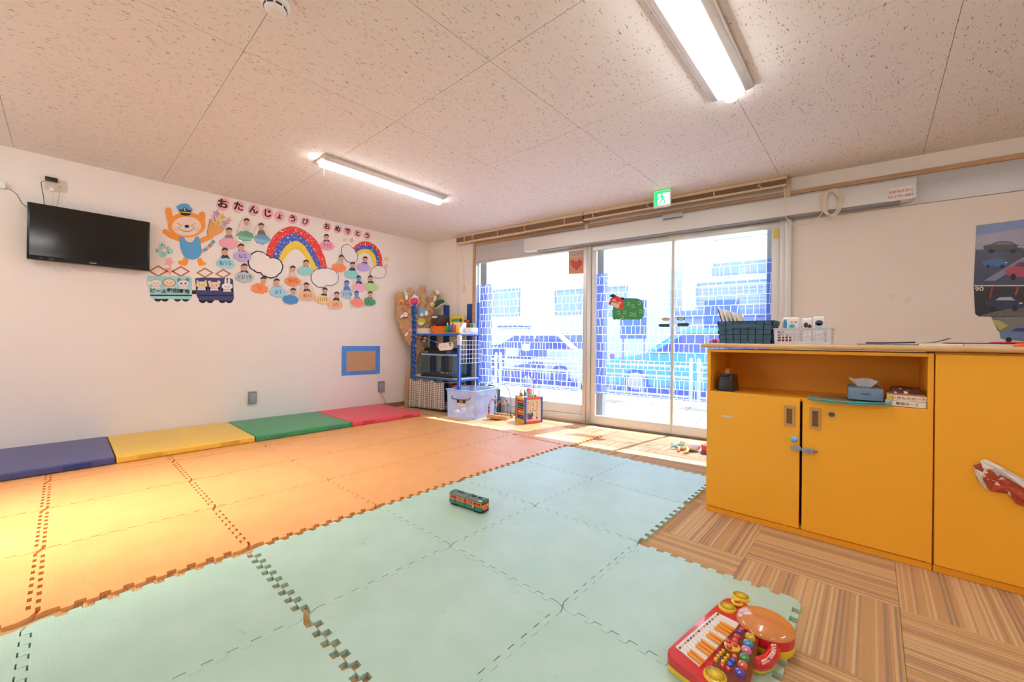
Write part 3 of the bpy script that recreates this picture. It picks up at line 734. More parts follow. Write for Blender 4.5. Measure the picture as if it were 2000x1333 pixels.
# ================================================================== FOAM MATS
def mat_outline(s=.62):
    h = s/2; mg = .026; n = 18; a = .0122; st = (s-2*mg)/n
    offs = [(a if i % 2 == 0 else -a) for i in range(n)]
    def edge():                                # (along, outwards), along from -h to h
        out = []
        for i in range(n):
            out += [(-h+mg+st*i, offs[i]), (-h+mg+st*(i+1), offs[i])]
        return out
    E = edge(); pts = []
    pts += [(-h, -h)]+[(x, -h+o) for x, o in E]+[(h, -h)]+[(h+o, y) for y, o in E]+[(h, h)]
    pts += [(x, h+o) for x, o in E[::-1]]+[(-h, h)]+[(-h+o, y) for y, o in E[::-1]]
    return pts
MO = mat_outline()
def mat_mesh(mat):
    b = B(); k = .9948; b.plate([(x*k, y*k, 0) for x, y in MO], (0, 0, .015), .0016)
    o = obj('m', b, mat, None, smooth=False, origin=(0, 0, 0)); me = o.data; bpy.data.objects.remove(o); return me
MG, MOR = mat_mesh(FOAM_G), mat_mesh(FOAM_O)
ordn = ['first', 'second', 'third', 'fourth', 'fifth', 'sixth', 'seventh']
rnd = random.Random(3)
def foam(me, x, y, lab, grp, rz=0):
    o = bpy.data.objects.new('foam_mat', me); C.objects.link(o); o.location = (x, y, .0002); o.rotation_euler = (0, 0, rz); tag(o, lab, 'foam mat', grp)
GX, GY, S = 1.190, 1.4347, .62
rows = {1: 'along the orange mats', 0: 'in the middle green row', -1: 'in the front green row'}
for j, nm in ((0, 'row touching orange mats'), (-1, 'middle green row'), (-2, 'row nearest the cupboards')):
    cols = range(2, -4, -1) if j > -2 else range(0, -3, -1)
    for k, i in enumerate(cols):
        dx = 0 if i >= -1 else -.0235
        if i <= -3: dx -= .002
        foam(MG, GX+S*(i+.5)+dx, GY+S*(j+.5)-.002*(k % 2)-(.014 if i <= -2 else 0), 'pale green puzzle mat, %s from the window in the %s' % (ordn[k], nm), 'green puzzle mats', 0)
OX = [-1.29, -.67, -.05, .567, 1.187, 1.805, 2.424]; OY = [2.079, 2.702, 3.326, 3.95]
for j, y in enumerate(OY):
    for k, x in enumerate(OX[::-1]):
        if k == 6: continue
        dx = -.020 if x < -.3 else (-.010 if x < .5 else 0)
        foam(MOR, x+.31+dx, y+.31+(.016 if k > 3 else .010 if k > 2 else .004), 'orange puzzle mat, %s from the window, %s row counted from the green mats' % (ordn[k], ordn[j]), 'orange puzzle mats')
foam(MOR, 3.062+.31, 2.035+.31, 'sunlit orange puzzle mat at the far end by the sliding doors', 'orange puzzle mats')
foam(MOR, 3.060+.31, 2.657+.31, 'orange puzzle mat under the toy activity cube', 'orange puzzle mats')
# padded gym mats along the wall
def gym(x0, x1, col, side, lab):
    y0, y1 = 4.165, YW-.012; h0, h1 = .0165, .068
    r = thing('gym_mat', lab, 'gym mat', ((x0+x1)/2, (y0+y1)/2, h0))
    w, d = (x1-x0)/2-.003, (y1-y0)/2
    b = B(); b.box(-w, w, -d, d, 0, h1-h0, .014, 4)
    obj('cushion', b, M(col, .36, 0, .45, .03, 5, .15, 420), r)
    b = B(); b.box(-w+.004, w-.004, -d+.004, d-.004, .022, .026); 
    for x in (-w+.12, w-.26):
        b = B(); b.box(x, x+.14, -d-.0025, -d+.004, .012, .042, .002); obj('hook_strip', b, M(side, .8), r)
gym(-.66, .262, '#4a4f86', '#2d3f7a', 'navy blue padded gym mat against the wall')
gym(.262, 1.168, '#f4c64e', '#e0b040', 'yellow padded gym mat against the wall')
gym(1.168, 2.078, '#3f9a62', '#4a8a72', 'green padded gym mat against the wall')
gym(2.078, 2.965, '#e8505e', '#c8404e', 'red padded gym mat against the wall')

# ================================================================== YELLOW CUPBOARDS
FX = 2.462
def cyl_x(b, y, z, r, x0, x1, seg=20): return b.cyl((x0, y, z), (x1, y, z), r, seg=seg)
L_, R_ = .705, -.194
cb = thing('cupboard', 'yellow cupboard with open shelf above two doors', 'cupboard', (FX+.22, (L_+R_)/2, 0))
def cb_box(name, mat, *q, bev=.0015, parent=cb): b = B(); b.box(*q, bev, 1); return obj(name, b, mat, parent, world=True)
XB = FX+.42
cb_box('side_panel', YEL, FX+.002, XB, L_-.018, L_, .03, .925); cb_box('side_panel', YEL, FX+.002, XB, R_, R_+.018, .03, .925)
cb_box('top_panel', YEL, FX+.002, XB, R_+.018, L_-.018, .909, .925); cb_box('shelf_board', YEL, FX+.019, XB-.01, R_+.018, L_-.018, .668, .686)
cb_box('back_panel', YELD, XB-.010, XB, R_+.018, L_-.018, .04, .909); cb_box('plinth', YELD, FX+.006, XB, R_, L_, .0, .029)
cb_box('bottom_panel', YEL, FX+.019, XB-.01, R_+.018, L_-.018, .03, .046)
d1 = cb_box('door', YEL, FX, FX+.018, .269, L_, .034, .686); d2 = cb_box('door', YEL, FX-.001, FX+.017, R_+.001, .258, .034, .684)
def pull(door, y0, y1, z0, z1):
    b = B(); w = .0105
    for q in ((y0, y1, z0, z0+w*1.4), (y0, y1, z1-w*1.4, z1), (y0, y0+w, z0+w*1.4, z1-w*1.4), (y1-w, y1, z0+w*1.4, z1-w*1.4)): b.box(FX-.0045, FX-.0005, *q)
    h = obj('recessed_handle', b, M('#cf9f62', .35, .2), door, world=True)
    b = B(); b.box(FX-.0012, FX-.0004, y0+w, y1-w, z0+w, z1-w); obj('handle_recess', b, M('#7d5628', .5), h, world=True)
pull(d1, .289, .334, .540, .645); pull(d2, .184, .229, .541, .646)
b = B(); cyl_x(b, .144, .622, .0125, FX-.006, FX+.002); lk = obj('lock', b, M('#8b8a84', .3, .9), d2, world=True)
b = B(); b.box(FX-.0072, FX-.0055, .136, .152, .620, .624); obj('keyhole', b, BLACK, lk, world=True)
b = B(); b.box(FX-.0012, FX-.0003, .573, .625, .545, .558); obj('label_sticker', b, M('#ded3bf', .6), d1, world=True)
# child catch across the two doors
ct = thing('child_catch', 'grey plastic child catch across the two cupboard doors', 'catch', (FX-.003, .253, .42))
def pill(b, y0, y1, z, r, x0, x1): 
    pts = [(y, zz) for y, zz in caps([(y0+r, z), (y1-r, z)], r, 8)]; b.plate([(x1, y, zz) for y, zz in pts], (x0-x1, 0, 0), .002); return b
GREY = M('#9da2a8', .45)
b = B(); pill(b, .261, .305, .437, .0125, FX-.016, FX-.0015); obj('hinge_pad', b, GREY, ct, world=True)
b = B(); pill(b, .212, .260, .434, .0125, FX-.018, FX-.0015); la = obj('latch_pad', b, GREY, ct, world=True)
b = B(); cyl_x(b, .230, .434, .007, FX-.022, FX-.017, 16); obj('button', b, M('#8a8f96', .4), la, world=True)
b = B(); b.box(FX-.010, FX-.002, .197, .214, .428, .438, .002); obj('tongue', b, M('#7f848c', .45), ct, world=True)
b = B(); b.lathe([(.0165, 0), (.0165, .004), (.014, .009), (.008, .016), (.003, .018)], (FX-.0005, .290, .479), 20, Matrix.Rotation(-PI/2, 3, 'Y')); tag(obj('blue_knob', b, M('#86c3ec', .35)), 'small pale blue round knob stuck on the left cupboard door', 'doorknob')  # a small round blue door knob
# right cupboard with one door in view
c2 = thing('cupboard', 'yellow cupboard with one plain door at the right edge', 'cupboard', (FX+.22, -.65, 0))
cb_box('body', YEL, FX+.014, XB, -1.10, -.1965, .03, .930, parent=c2); cb_box('plinth', YELD, FX+.006, XB, -1.10, -.1965, .0, .029, parent=c2)
cb_box('door', YEL, FX-.006, FX+.012, -1.098, -.1985, .034, .921, parent=c2)
# worktop with rounded nosing
b = B(); b.box(FX-.022, XB+.03, -1.12, .734, .9325, .957, .0115, 5)
tag(obj('worktop', b, TOPWOOD), 'light oak worktop laid over both yellow cupboards', 'worktop')
WT = .9575
# crumpled printed cloth taped to the right door
def xp(px, py, x=FX-.012): p = X(px, py, x); return p
pc = thing('paper_bag_scrap', 'crumpled red and white paper stuck on the plain cupboard door', 'paper', (FX-.01, -.4, .40))
def quilt(name, outline, mat, seed, depth):
    cx = sum(p[0] for p in outline)/len(outline); cy = sum(p[1] for p in outline)/len(outline); rn = random.Random(seed)
    b = B(); ring = [X(px, py, FX-.0085-rn.random()*depth) for px, py in outline]; mid = [X(cx+(px-cx)*.5, cy+(py-cy)*.5, FX-.010-rn.random()*depth*1.5) for px, py in outline]
    c = b.bm.verts.new(X(cx, cy, FX-.012-depth)); R1 = [b.bm.verts.new(p) for p in ring]; R2 = [b.bm.verts.new(p) for p in mid]; n = len(ring)
    for i in range(n):
        j = (i+1) % n; b.bm.faces.new((R1[i], R1[j], R2[j], R2[i])); b.bm.faces.new((R2[i], R2[j], c))
    o = obj(name, b, mat, pc, smooth=False, world=True); so_ = o.modifiers.new('th', 'SOLIDIFY'); so_.thickness = .0012; return o
REDP = mat_speckle('red_printed_paper', '#b5482c')
quilt('printed_side', [(1900, 910), (1921, 904), (1945, 925), (1975, 938), (2010, 958), (2040, 985), (2030, 1000), (1985, 985), (1970, 965), (1935, 960), (1918, 935)], REDP, 3, .012)
quilt('white_fold', [(1914, 900), (1925, 897), (1960, 915), (2000, 937), (2045, 960), (2045, 985), (2000, 955), (1955, 935), (1920, 915)], M('#e6e2de', .7), 5, .014)
quilt('white_fold', [(1901, 913), (1922, 925), (1928, 960), (1915, 945), (1905, 925)], M('#dcd6d0', .7), 8, .010)
quilt('white_fold', [(1985, 975), (2010, 972), (2045, 990), (2040, 1005), (2005, 985)], M('#dcd6d0', .7), 9, .006)

# things in the open shelf (shelf top z = .686)
SZ = .6865
td = thing('tape_dispenser', 'black tape dispenser standing in the open shelf', 'tape dispenser', (FX+.12, .622, SZ))
b = B(); b.hexa([(-.07, -.042, 0), (.07, -.042, 0), (-.07, .042, 0), (.07, .042, 0), (-.06, -.034, .092), (.05, -.034, .092), (-.06, .034, .092), (.05, .034, .092)], .006); obj('body', b, M('#1d1d20', .35), td)
b = B(); b.lathe([(.018, -.012), (.036, -.012), (.036, .012), (.018, .012)], (.0, 0, .092), 20, Matrix.Rotation(PI/2, 3, 'X')); obj('tape_roll', b, M('#c8935a', .4), td)
b = B(); b.box(-.075, -.058, -.02, .02, .085, .10, .002); obj('cutter', b, M('#2a2a2e', .3, .5), td)
tb_ = thing('tissue_box', 'grey-blue tissue box in the open shelf', 'tissue box', (FX+.16, .030, SZ+.012), math.radians(3))
b = B(); b.box(-.115, .115, -.062, .062, 0, .056, .002); obj('carton', b, M('#7d98b4', .5), tb_)
b = text_b('nepia', .016, lambda u, v: Vector((-.1156, -u, .030+v)), .01); obj('lettering', b, M('#28374a', .5), tb_)
b = B(); rr = random.Random(4)
for k in range(3):
    A = []; Bq = []
    for i in range(5):
        t = i/4-.5; A.append((-.02+.03*k+.01*rr.random(), t*.05, .055)); Bq.append((-.03+.04*k+.03*(rr.random()-.5), t*.075+.02*(rr.random()-.5)+(.015 if k else -.01), .082+.02*rr.random()))
    b.band(A, Bq, (.0008, 0, 0))
obj('tissue', b, M('#f2eeea', .8), tb_)
fo = thing('clear_folder', 'teal-edged clear plastic folder hanging out of the open shelf', 'folder', (FX+.05, .10, SZ))
ys = [.238, .20, .12, .03, -.06]
b = B(); b.band([(FX-.03, y, SZ+.012-.008*math.sin(i*.8)) for i, y in enumerate(ys)], [(FX+.24, y, SZ+.004) for y in ys], (0, 0, .001)); obj('front_sheet', b, mat_plastic_clear('clear_sleeve', '#9fd0c8', .35), fo, world=True)
b = B(); b.tube([(FX-.03, y, SZ+.013-.010*math.sin(i*.8)) for i, y in enumerate(ys)], .0035, 6); b.tube([(FX-.03, y, SZ+.004-.008*math.sin(i*.8)) for i, y in enumerate(ys)], .0028, 6); obj('zip_edge', b, M('#35a7a8', .4), fo, world=True)
b = B(); b.box(FX-.02, FX+.22, -.05, .19, SZ+.0005, SZ+.0035); obj('contents', b, M('#b98d5a', .6), fo, world=True)
def book(lab, y0, y1, z, h, col, spine, txt, tcol, dx=0, rz=0):
    r = thing('card_box', lab, 'card box', (FX+.012+.07+dx, (y0+y1)/2, z), rz, 'boxed cards in the open shelf')
    w = (y1-y0)/2
    b = B(); b.box(-.07, .07, -w, w, 0, h, .0015, 1); obj('carton', b, M(col, .5), r)
    b = B(); b.box(-.0712, -.0698, w-.022, w-.002, .002, h-.002); obj('end_label', b, M(spine, .5), r)
    b = text_b(txt, h*.62, lambda u, v: Vector((-.0716, -u-.006, h*.5+v)), .01); obj('lettering', b, M(tcol, .5), r)
book('lower boxed card set lettered in Japanese', -.174, -.045, SZ, .024, '#efe9dc', '#9db8c8', '動物カード', '#7a3a2a')
book('upper boxed card set with red and green lettering', -.173, -.048, SZ+.0245, .025, '#efe6d0', '#e8c04a', 'いきものカード', '#b53a3a', .002, .03)
pk = thing('picture_pouch', 'crumpled picture pouch on top of the card boxes', 'pouch', (FX+.09, -.11, SZ+.050))
b = B(); b.box(-.07, .07, -.062, .062, 0, .006, .002); obj('flap', b, M('#b5793f', .5, var=.3, scale=60), pk)
b = B(); b.hexa([(-.06, -.055, .006), (.06, -.055, .006), (-.06, .05, .006), (.06, .05, .006), (-.045, -.05, .022), (.06, -.05, .03), (-.04, .04, .032), (.06, .045, .03)], .004); obj('bundle', b, mat_speckle('picture_print', '#5a2d2a'), pk)

# things on the worktop
nb = thing('woven_basket', 'navy woven strap basket on the worktop', 'basket', (FX+.13, .527, WT))
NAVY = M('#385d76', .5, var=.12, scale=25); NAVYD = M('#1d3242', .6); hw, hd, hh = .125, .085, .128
def bk(u, v, side, off=0):                      # u 0..1 along, v 0..1 up, on a slanted side
    f = 1+.055*v; sag = 1-.06*math.sin(PI*u)*(v > .99)
    if side == 0: return (-(hd*f+off), hw*f*(1-2*u), hh*v*sag)
    if side == 1: return (hd*f*(2*u-1), -(hw*f+off), hh*v)
    if side == 2: return ((hd*f+off), hw*f*(2*u-1), hh*v)
    return (hd*f*(1-2*u), (hw*f+off), hh*v)
for side in range(4):
    nu = 7 if side % 2 == 0 else 5; nv = 5
    for i in range(nu):
        for j in range(nv):
            o_ = .005 if (i+j) % 2 == 0 else .0012; e = .16 if (i+j) % 2 == 0 else .08
            u0_, u1_ = (i+e*.5)/nu, (i+1-e*.5)/nu; v0_, v1_ = (j+.04)/nv, (j+.96)/nv
            b = B(); q = [bk(u0_, v0_, side, o_), bk(u1_, v0_, side, o_), bk(u1_, v1_, side, o_), bk(u0_, v1_, side, o_)]
            n_ = Vector(bk(.5, .5, side, .01))-Vector(bk(.5, .5, side, 0)); b.plate(q, n_.normalized()*.0022); obj('strap', b, NAVY, nb)
b = B(); b.box(-hd, hd, -hw, hw, .001, .004); obj('bottom', b, NAVY, nb)
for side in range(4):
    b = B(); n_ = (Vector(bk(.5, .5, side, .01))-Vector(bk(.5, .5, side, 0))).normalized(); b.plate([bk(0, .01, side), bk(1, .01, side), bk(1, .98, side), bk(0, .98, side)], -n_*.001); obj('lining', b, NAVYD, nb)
b = B(); b.band([(-hd-.004-.014*math.sin(PI*i/8), .075-.15*i/8, .088) for i in range(9)], [(-hd-.004-.014*math.sin(PI*i/8), .075-.15*i/8, .105) for i in range(9)], (-.002, 0, 0)); obj('handle', b, NAVY, nb)
for k in range(5):
    lab = ('cream envelope', 'white booklet', 'grey-white booklet', 'white leaflet', 'off-white leaflet')[k]
    b = B(); y0 = .095-.022*k
    b.plate([(-.06+.02*k, y0, .02), (-.06+.02*k, y0-.03, .02), (-.045+.02*k, y0+.012, .175-.004*k), (-.05+.02*k, y0+.047, .178-.006*k)][::1], (.0035, 0, 0))
    o = B(); b.bm.free(); b = B(); yy = y0-.01
    b.hexa([(-.05, yy-.012, .012), (.07, yy-.012, .012), (-.05, yy-.004, .012), (.07, yy-.004, .012), (-.05, yy+.052, .204-.008*k), (.07, yy+.052, .204-.008*k), (-.05, yy+.060, .206-.008*k), (.07, yy+.060, .206-.008*k)], .001, 1)
    for v in b.bm.verts: v.co += Vector(nb.location)
    tag(obj('leaflet', b, M(('#eee6d8', '#f2f0ec', '#d9d6d0', '#f0ece6', '#e6dfd2')[k], .6)), '%s leaning in the navy basket, %s from the left' % (lab, ordn[k]), 'leaflet', 'papers in the navy basket')
b = B(); b.cyl(nb.location+Vector((-.02, .105, .02)), nb.location+Vector((-.03, .150, .205)), .0035, seg=8); tag(obj('pen', b, M('#3a3a40', .4)), 'dark pen sticking out of the navy basket', 'pen')
# white plastic basket, real openings
wb = thing('plastic_basket', 'pale lilac-grey plastic basket with square holes', 'basket', (FX+.13, .270, WT))
PLW = M('#d7d6e0', .4); bw, bd, bh = .116, .085, .083
def grid_side(name, L, xf, nh, nv=4):
    b = B(); x0, x1 = -L, L; z0, z1 = .014, bh-.014
    b.box(x0, x1, -.001, .001, 0, z0); b.box(x0, x1, -.001, .001, z1, bh); b.box(x0, x1, -.004, .004, bh-.004, bh)
    m_ = .014; b.box(x0, x0+m_, -.001, .001, z0, z1); b.box(x1-m_, x1, -.001, .001, z0, z1)
    for i in range(1, nh): x = x0+m_+(2*L-2*m_)*i/nh; b.box(x-.0022, x+.0022, -.001, .001, z0, z1)
    for j in range(1, nv): z = z0+(z1-z0)*j/nv; b.box(x0+m_, x1-m_, -.001, .001, z-.0020, z+.0020)
    b.xform(xf); return obj(name, b, PLW, wb, smooth=False)
tl = lambda rz, off: Matrix.Rotation(rz, 4, 'Z') @ Matrix.Translation((0, -off, 0)) @ Matrix.Rotation(math.radians(3), 4, 'X')
grid_side('side', bw, tl(-PI/2, bd), 13); grid_side('side', bw, tl(PI/2, bd), 13); grid_side('side', bd, tl(0, bw), 9); grid_side('side', bd, tl(PI, bw), 9)
b = B(); b.box(-bd+.002, bd-.002, -bw+.002, bw-.002, .001, .004); obj('bottom', b, PLW, wb)
def packet(lab, y, z0, hgt, wid, col, spots, x=.0, tilt=0.0):
    r = thing('wipes_packet', lab, 'packet', (wb.location.x+x, wb.location.y+y, WT+z0), 0)
    r.rotation_euler = (tilt, 0, 0)
    b = B(); b.box(-.02, .02, -wid/2, wid/2, 0, hgt, .010, 3); obj('bag', b, M(col, .3), r)
    for i, (sy, sz, ry, rz_, sc) in enumerate(spots):
        b = B(); b.plate([(-.0205, yy, zz) for yy, zz in ell(sy, sz, ry, rz_, 14)], (-.0008, 0, 0)); obj('print_patch', b, M(sc, .4), r)
packet('white packet with blue swirl print in the plastic basket', .055, .005, .138, .075, '#ecebe6', [(.024, .098, .009, .030, '#3a9ac4'), (-.006, .09, .013, .011, '#49b6d8'), (-.005, .112, .006, .005, '#e0b060'), (-.022, .112, .006, .005, '#e08a70')])
packet('white packet with dark red print in the plastic basket', -.012, .005, .134, .05, '#f0eeea', [(.004, .096, .010, .014, '#5a2a30'), (-.012, .088, .008, .012, '#6e3038')], .03)
packet('packet with pale blue and dark print in the plastic basket', -.062, .005, .140, .05, '#e9e8e4', [(-.002, .106, .017, .014, '#4a4c54'), (.0, .09, .017, .014, '#a9d4e4')], .02)
b = B(); b.lathe([(.012, 0), (.012, .03), (.010, .034), (.010, .048)], (wb.location.x-.055, wb.location.y+.088, WT+.006), 14); tag(obj('small_bottle', b, M('#e6e2da', .4)), 'small white-capped bottle in the plastic basket corner', 'bottle')
b = B(); b.box(wb.location.x-.07, wb.location.x-.03, wb.location.y+.05, wb.location.y+.10, WT+.005, WT+.045, .004); tag(obj('red_carton', b, M('#a8323a', .5)), 'small red carton seen through the plastic basket holes', 'carton')
# red wrapped sweet
sw_ = thing('wrapped_sweet', 'small red and pink wrapped sweet beside the navy basket', 'sweet', (FX+.05, .680, WT))
b = B(); b.ball((0, 0, .013), (.013, .015, .012), 14, 8); obj('body', b, M('#c22a46', .25), sw_)
for s in (-1, 1):
    b = B(); b.lathe([(.003, 0), (.006, .006), (.013, .016)], (0, s*.012, .014), 10, Matrix.Rotation(-s*PI/2, 3, 'X'), cap=False); o = obj('wrapper_twist', b, M('#e58aa6', .3), sw_); o.modifiers.new('t', 'SOLIDIFY').thickness = .0008
# papers and folders lying on the worktop to the right
def sheetpile(name, lab, cat, px0, px1, depth, z, th, col, x=FX+.04, bend=0.0, **kw):
    a = X(px0, 668, x).y; c = X(px1, 668, x).y; n = 8
    A = [(x, a+(c-a)*i/n, WT+z+bend*(i/n)**2) for i in range(n+1)]; Bq = [(x+depth, a+(c-a)*i/n, WT+z+bend*(i/n)**2) for i in range(n+1)]
    b = B(); b.band(A, Bq, (0, 0, th)); return tag(obj(name, b, M(col, .5, **kw)), lab, cat)
sheetpile('leaflet_pile', 'flat pile of patterned leaflets under the black folder', 'papers', 1674, 1792, .2, .0005, .006, '#8a8f98', x=FX+.02, var=.6, scale=90)
sheetpile('black_folder', 'curved black folder lying on patterned leaflets', 'folder', 1691, 1788, .2, .007, .006, '#23262a', bend=.004)
sheetpile('white_paper', 'loose white paper on the worktop beside the black folder', 'papers', 1795, 1880, .16, .0005, .008, '#efece8', x=FX+.02)
sheetpile('open_folder_cover', 'thin dark folder cover lifted above the white paper', 'folder', 1800, 1858, .14, .010, .0015, '#2c2e33', x=FX+.06, bend=.022)
sheetpile('dark_clipboard', 'dark flat clipboard behind the white tray', 'clipboard', 1848, 1990, .12, .010, .004, '#2b2d30', x=FX+.14)
sheetpile('white_tray', 'shallow white tray on the worktop right end', 'tray', 1885, 1955, .14, .0005, .009, '#d9d6d2', x=FX+.02)
sheetpile('red_lid', 'red plastic lid at the right end of the worktop', 'plate', 1942, 2040, .10, .014, .005, '#d8303c', x=FX+.16)  # a red plastic lid lying flat
b = B(); y_ = X(1995, 670, FX+.05).y; b.lathe([(.020, 0), (.022, .004), (.019, .010), (.010, .013)], (FX+.05, y_, WT), 20); tag(obj('orange_cap', b, M('#e8682a', .4)), 'round orange cap at the right end of the worktop', 'dish')  # a small round orange cap

# ================================================================== THE BIRTHDAY WALL
LAY = .0011
def cut(name, pts, mat, parent, lay=0, th=.0009, sm=False):
    """paper piece on the display wall: outline in photo pixels, laid on the wall plane"""
    y = YW-.0006-LAY*lay; b = B(); q = []
    for px, py in pts:
        p = T(px, py); q.append((p.x, y, p.z))
    b.plate(q, (0, -th, 0)); return obj(name, b, mat, parent, smooth=False, world=parent is not None)
def wall_thing(name, lab, cat, px, py, group=None):
    p = T(px, py); return thing(name, lab, cat, (p.x, YW-.001, p.z), 0, group)
def wtext(s, px, py, hpx, mat, parent, lay=1, bold=.0, rot=0.0, squeeze=1.0, name='lettering'):
    c = T(px, py); sz = abs(T(px, py-hpx/2).z-T(px, py+hpx/2).z)*1.28; ca, sa = math.cos(rot), math.sin(rot)
    b = text_b(s, sz, lambda u, v: Vector((c.x+(u*squeeze)*ca-v*sa, YW-.0012-LAY*lay, c.z+u*squeeze*sa+v*ca)), bold)
    return obj(name, b, mat, parent, smooth=False, world=True)
def wline(pts, w, mat, parent, lay=1, name='ink_line'): return cut(name, caps(pts, w/2, 4), mat, parent, lay, .0004)
def A2(X_, Y_): return (280+X_/6.06, 380+Y_/6.06)       # sketch coordinates, left part
def A3(X_, Y_): return (420+X_/5.553, 380+Y_/5.553)     # sketch coordinates, right part
m2 = lambda L: [A2(*p) for p in L]
m3 = lambda L: [A3(*p) for p in L]
INK = M('#1a1718', .6)
PAPER = lambda c: M(c, .65, var=.03, scale=15, bump=.15, bscale=60)
def bumpy(cx, cy, rx, ry, n=7, amp=.10, ph=0.3, rot=0.0, seg=42):
    out = []
    for i in range(seg):
        a = 2*PI*i/seg; r = 1+amp*(abs(math.sin(n*a/2+ph))-.5)*2; x, y = rx*r*math.cos(a), ry*r*math.sin(a)
        out.append((cx+x*math.cos(rot)-y*math.sin(rot), cy+x*math.sin(rot)+y*math.cos(rot)))
    return out
def flower(cx, cy, r, n=5): return [(cx+r*(.72+.28*math.cos(n*2*PI*i/40))*math.cos(2*PI*i/40), cy+r*(.72+.28*math.cos(n*2*PI*i/40))*math.sin(2*PI*i/40)) for i in range(40)]
def star(cx, cy, r, n=5, a0=-PI/2, k=.45): return [(cx+(r if i % 2 == 0 else r*k)*math.cos(a0+PI*i/n), cy+(r if i % 2 == 0 else r*k)*math.sin(a0+PI*i/n)) for i in range(2*n)]
# greeting letters
LET = [('お', 85, 108, 73, 'o'), ('た', 255, 135, 66, 'ta'), ('ん', 418, 172, 62, 'n'), ('じ', 568, 210, 62, 'ji'), ('ょ', 697, 240, 58, 'small yo'), ('う', 843, 268, 54, 'u'), ('び', 978, 300, 50, 'bi'),
       ('お', 1215, 352, 48, 'o'), ('め', 1330, 378, 46, 'me'), ('で', 1435, 402, 45, 'de'), ('と', 1545, 425, 43, 'to'), ('う', 1650, 450, 42, 'u')]
PINK = PAPER('#f4b4b4')
for k, (ch, x, y, r, nm) in enumerate(LET):
    px, py = A3(x, y); rp = r/5.553
    lab = 'pink paper disc lettered "%s", %s disc of the %s word' % (nm, ordn[k if k < 7 else k-7], 'longer' if k < 7 else 'shorter')
    d = wall_thing('letter_disc', lab, 'letter disc', px, py, 'birthday greeting letters')
    cut('disc', flower(px, py, rp*1.12, 12) if False else ell(px, py, rp, rp*1.02, 28), PINK, d, 0)
    wtext(ch, px, py, rp*(1.12 if ch != 'ょ' else .95), INK, d, 1, .022 if ch == 'び' else .04, -.02)
# animal conductor cut from paper
cq = wall_thing('paper_conductor', 'orange paper animal in blue overalls and conductor cap', 'paper figure', *A2(540, 800))
ORG, BLU, CREAM = PAPER('#f79a3a'), PAPER('#5aa3d6'), PAPER('#f1d8c2')
cut('tail', caps(m2([(690, 672), (740, 650), (795, 602), (828, 558)]), 3.4), ORG, cq, 0)
def seg_(p, q, r):
    dx, dy = q[0]-p[0], q[1]-p[1]; k_ = math.hypot(dx, dy); nx_, ny_ = -dy/k_*r, dx/k_*r; return m2([(p[0]+nx_, p[1]+ny_), (q[0]+nx_, q[1]+ny_), (q[0]-nx_, q[1]-ny_), (p[0]-nx_, p[1]-ny_)])
for q in (((716, 663), (752, 640)), ((776, 618), (800, 596)), ((815, 576), (836, 548))): cut('tail_stripe', seg_(*q, 21), BLU, cq, 1)
cut('arm', caps(m2([(255, 440), (330, 492), (440, 530)]), 5.2), ORG, cq, 0); cut('arm', caps(m2([(680, 550), (800, 500)]), 5.2), ORG, cq, 0)
cut('leg', smoothp(m2([(480, 735), (540, 770), (515, 848), (470, 845), (418, 828), (408, 800), (430, 780), (462, 790)]), 1), ORG, cq, 0)
cut('leg', smoothp(m2([(630, 765), (688, 745), (700, 792), (735, 800), (745, 830), (690, 846), (655, 848)]), 1), ORG, cq, 0)
cut('chest', m2([(430, 480), (660, 480), (680, 600), (440, 600)]), CREAM, cq, 1)
cut('overalls', smoothp(m2([(420, 488), (478, 490), (492, 535), (520, 562), (555, 570), (592, 556), (612, 500), (664, 500), (690, 660), (688, 710), (650, 755), (590, 775), (530, 768), (480, 740), (445, 670), (425, 560)]), 1), BLU, cq, 2)
cut('ear', caps(m2([(295, 192), (318, 300)]), 6.2), ORG, cq, 3); cut('ear', caps(m2([(694, 240), (690, 330)]), 6.2), ORG, cq, 3)
hd_ = cut('head', ell(*A2(512, 362), 222/6.06, 148/6.06, 40), ORG, cq, 4); cut('face', ell(*A2(512, 378), 172/6.06, 114/6.06, 36), CREAM, hd_, 5)
for q in ([(405, 345), (452, 368), (412, 400)], [(605, 345), (566, 370), (610, 398)]): wline(m2(q), .9, INK, hd_, 6)
wline([A2(512+85*math.cos(a), 395+45*math.sin(a)) for a in [PI*.08+i*PI*.84/12 for i in range(13)]], .9, INK, hd_, 6, 'mouth')
cut('nose', ell(*A2(512, 380), 4.6, 3.0, 18), INK, hd_, 6)
for x in (390, 640): cut('cheek', ell(*A2(x, 415), 5.2, 3.6, 18), M('#f2c3ae', .7), hd_, 6)
hat = cut('cap', m2([(388, 150), (430, 120), (482, 106), (532, 120), (582, 182), (562, 222), (420, 195)]), BLU, cq, 6)
cut('cap_band', m2([(418, 180), (565, 188), (560, 215), (425, 205)]), M('#233a63', .6), hat, 7); cut('cap_trim', m2([(424, 205), (560, 215), (555, 228), (432, 216)]), M('#e6c84e', .6), hat, 7)
cut('visor', m2([(430, 216), (562, 228), (550, 248), (500, 256), (452, 246)]), INK, hat, 8); cut('badge', ell(*A2(487, 184), 4.3, 4.3, 18), INK, hat, 8); wtext('S', *A2(487, 184), 5.6, M('#f2e8c8', .6), hat, 9, .02)
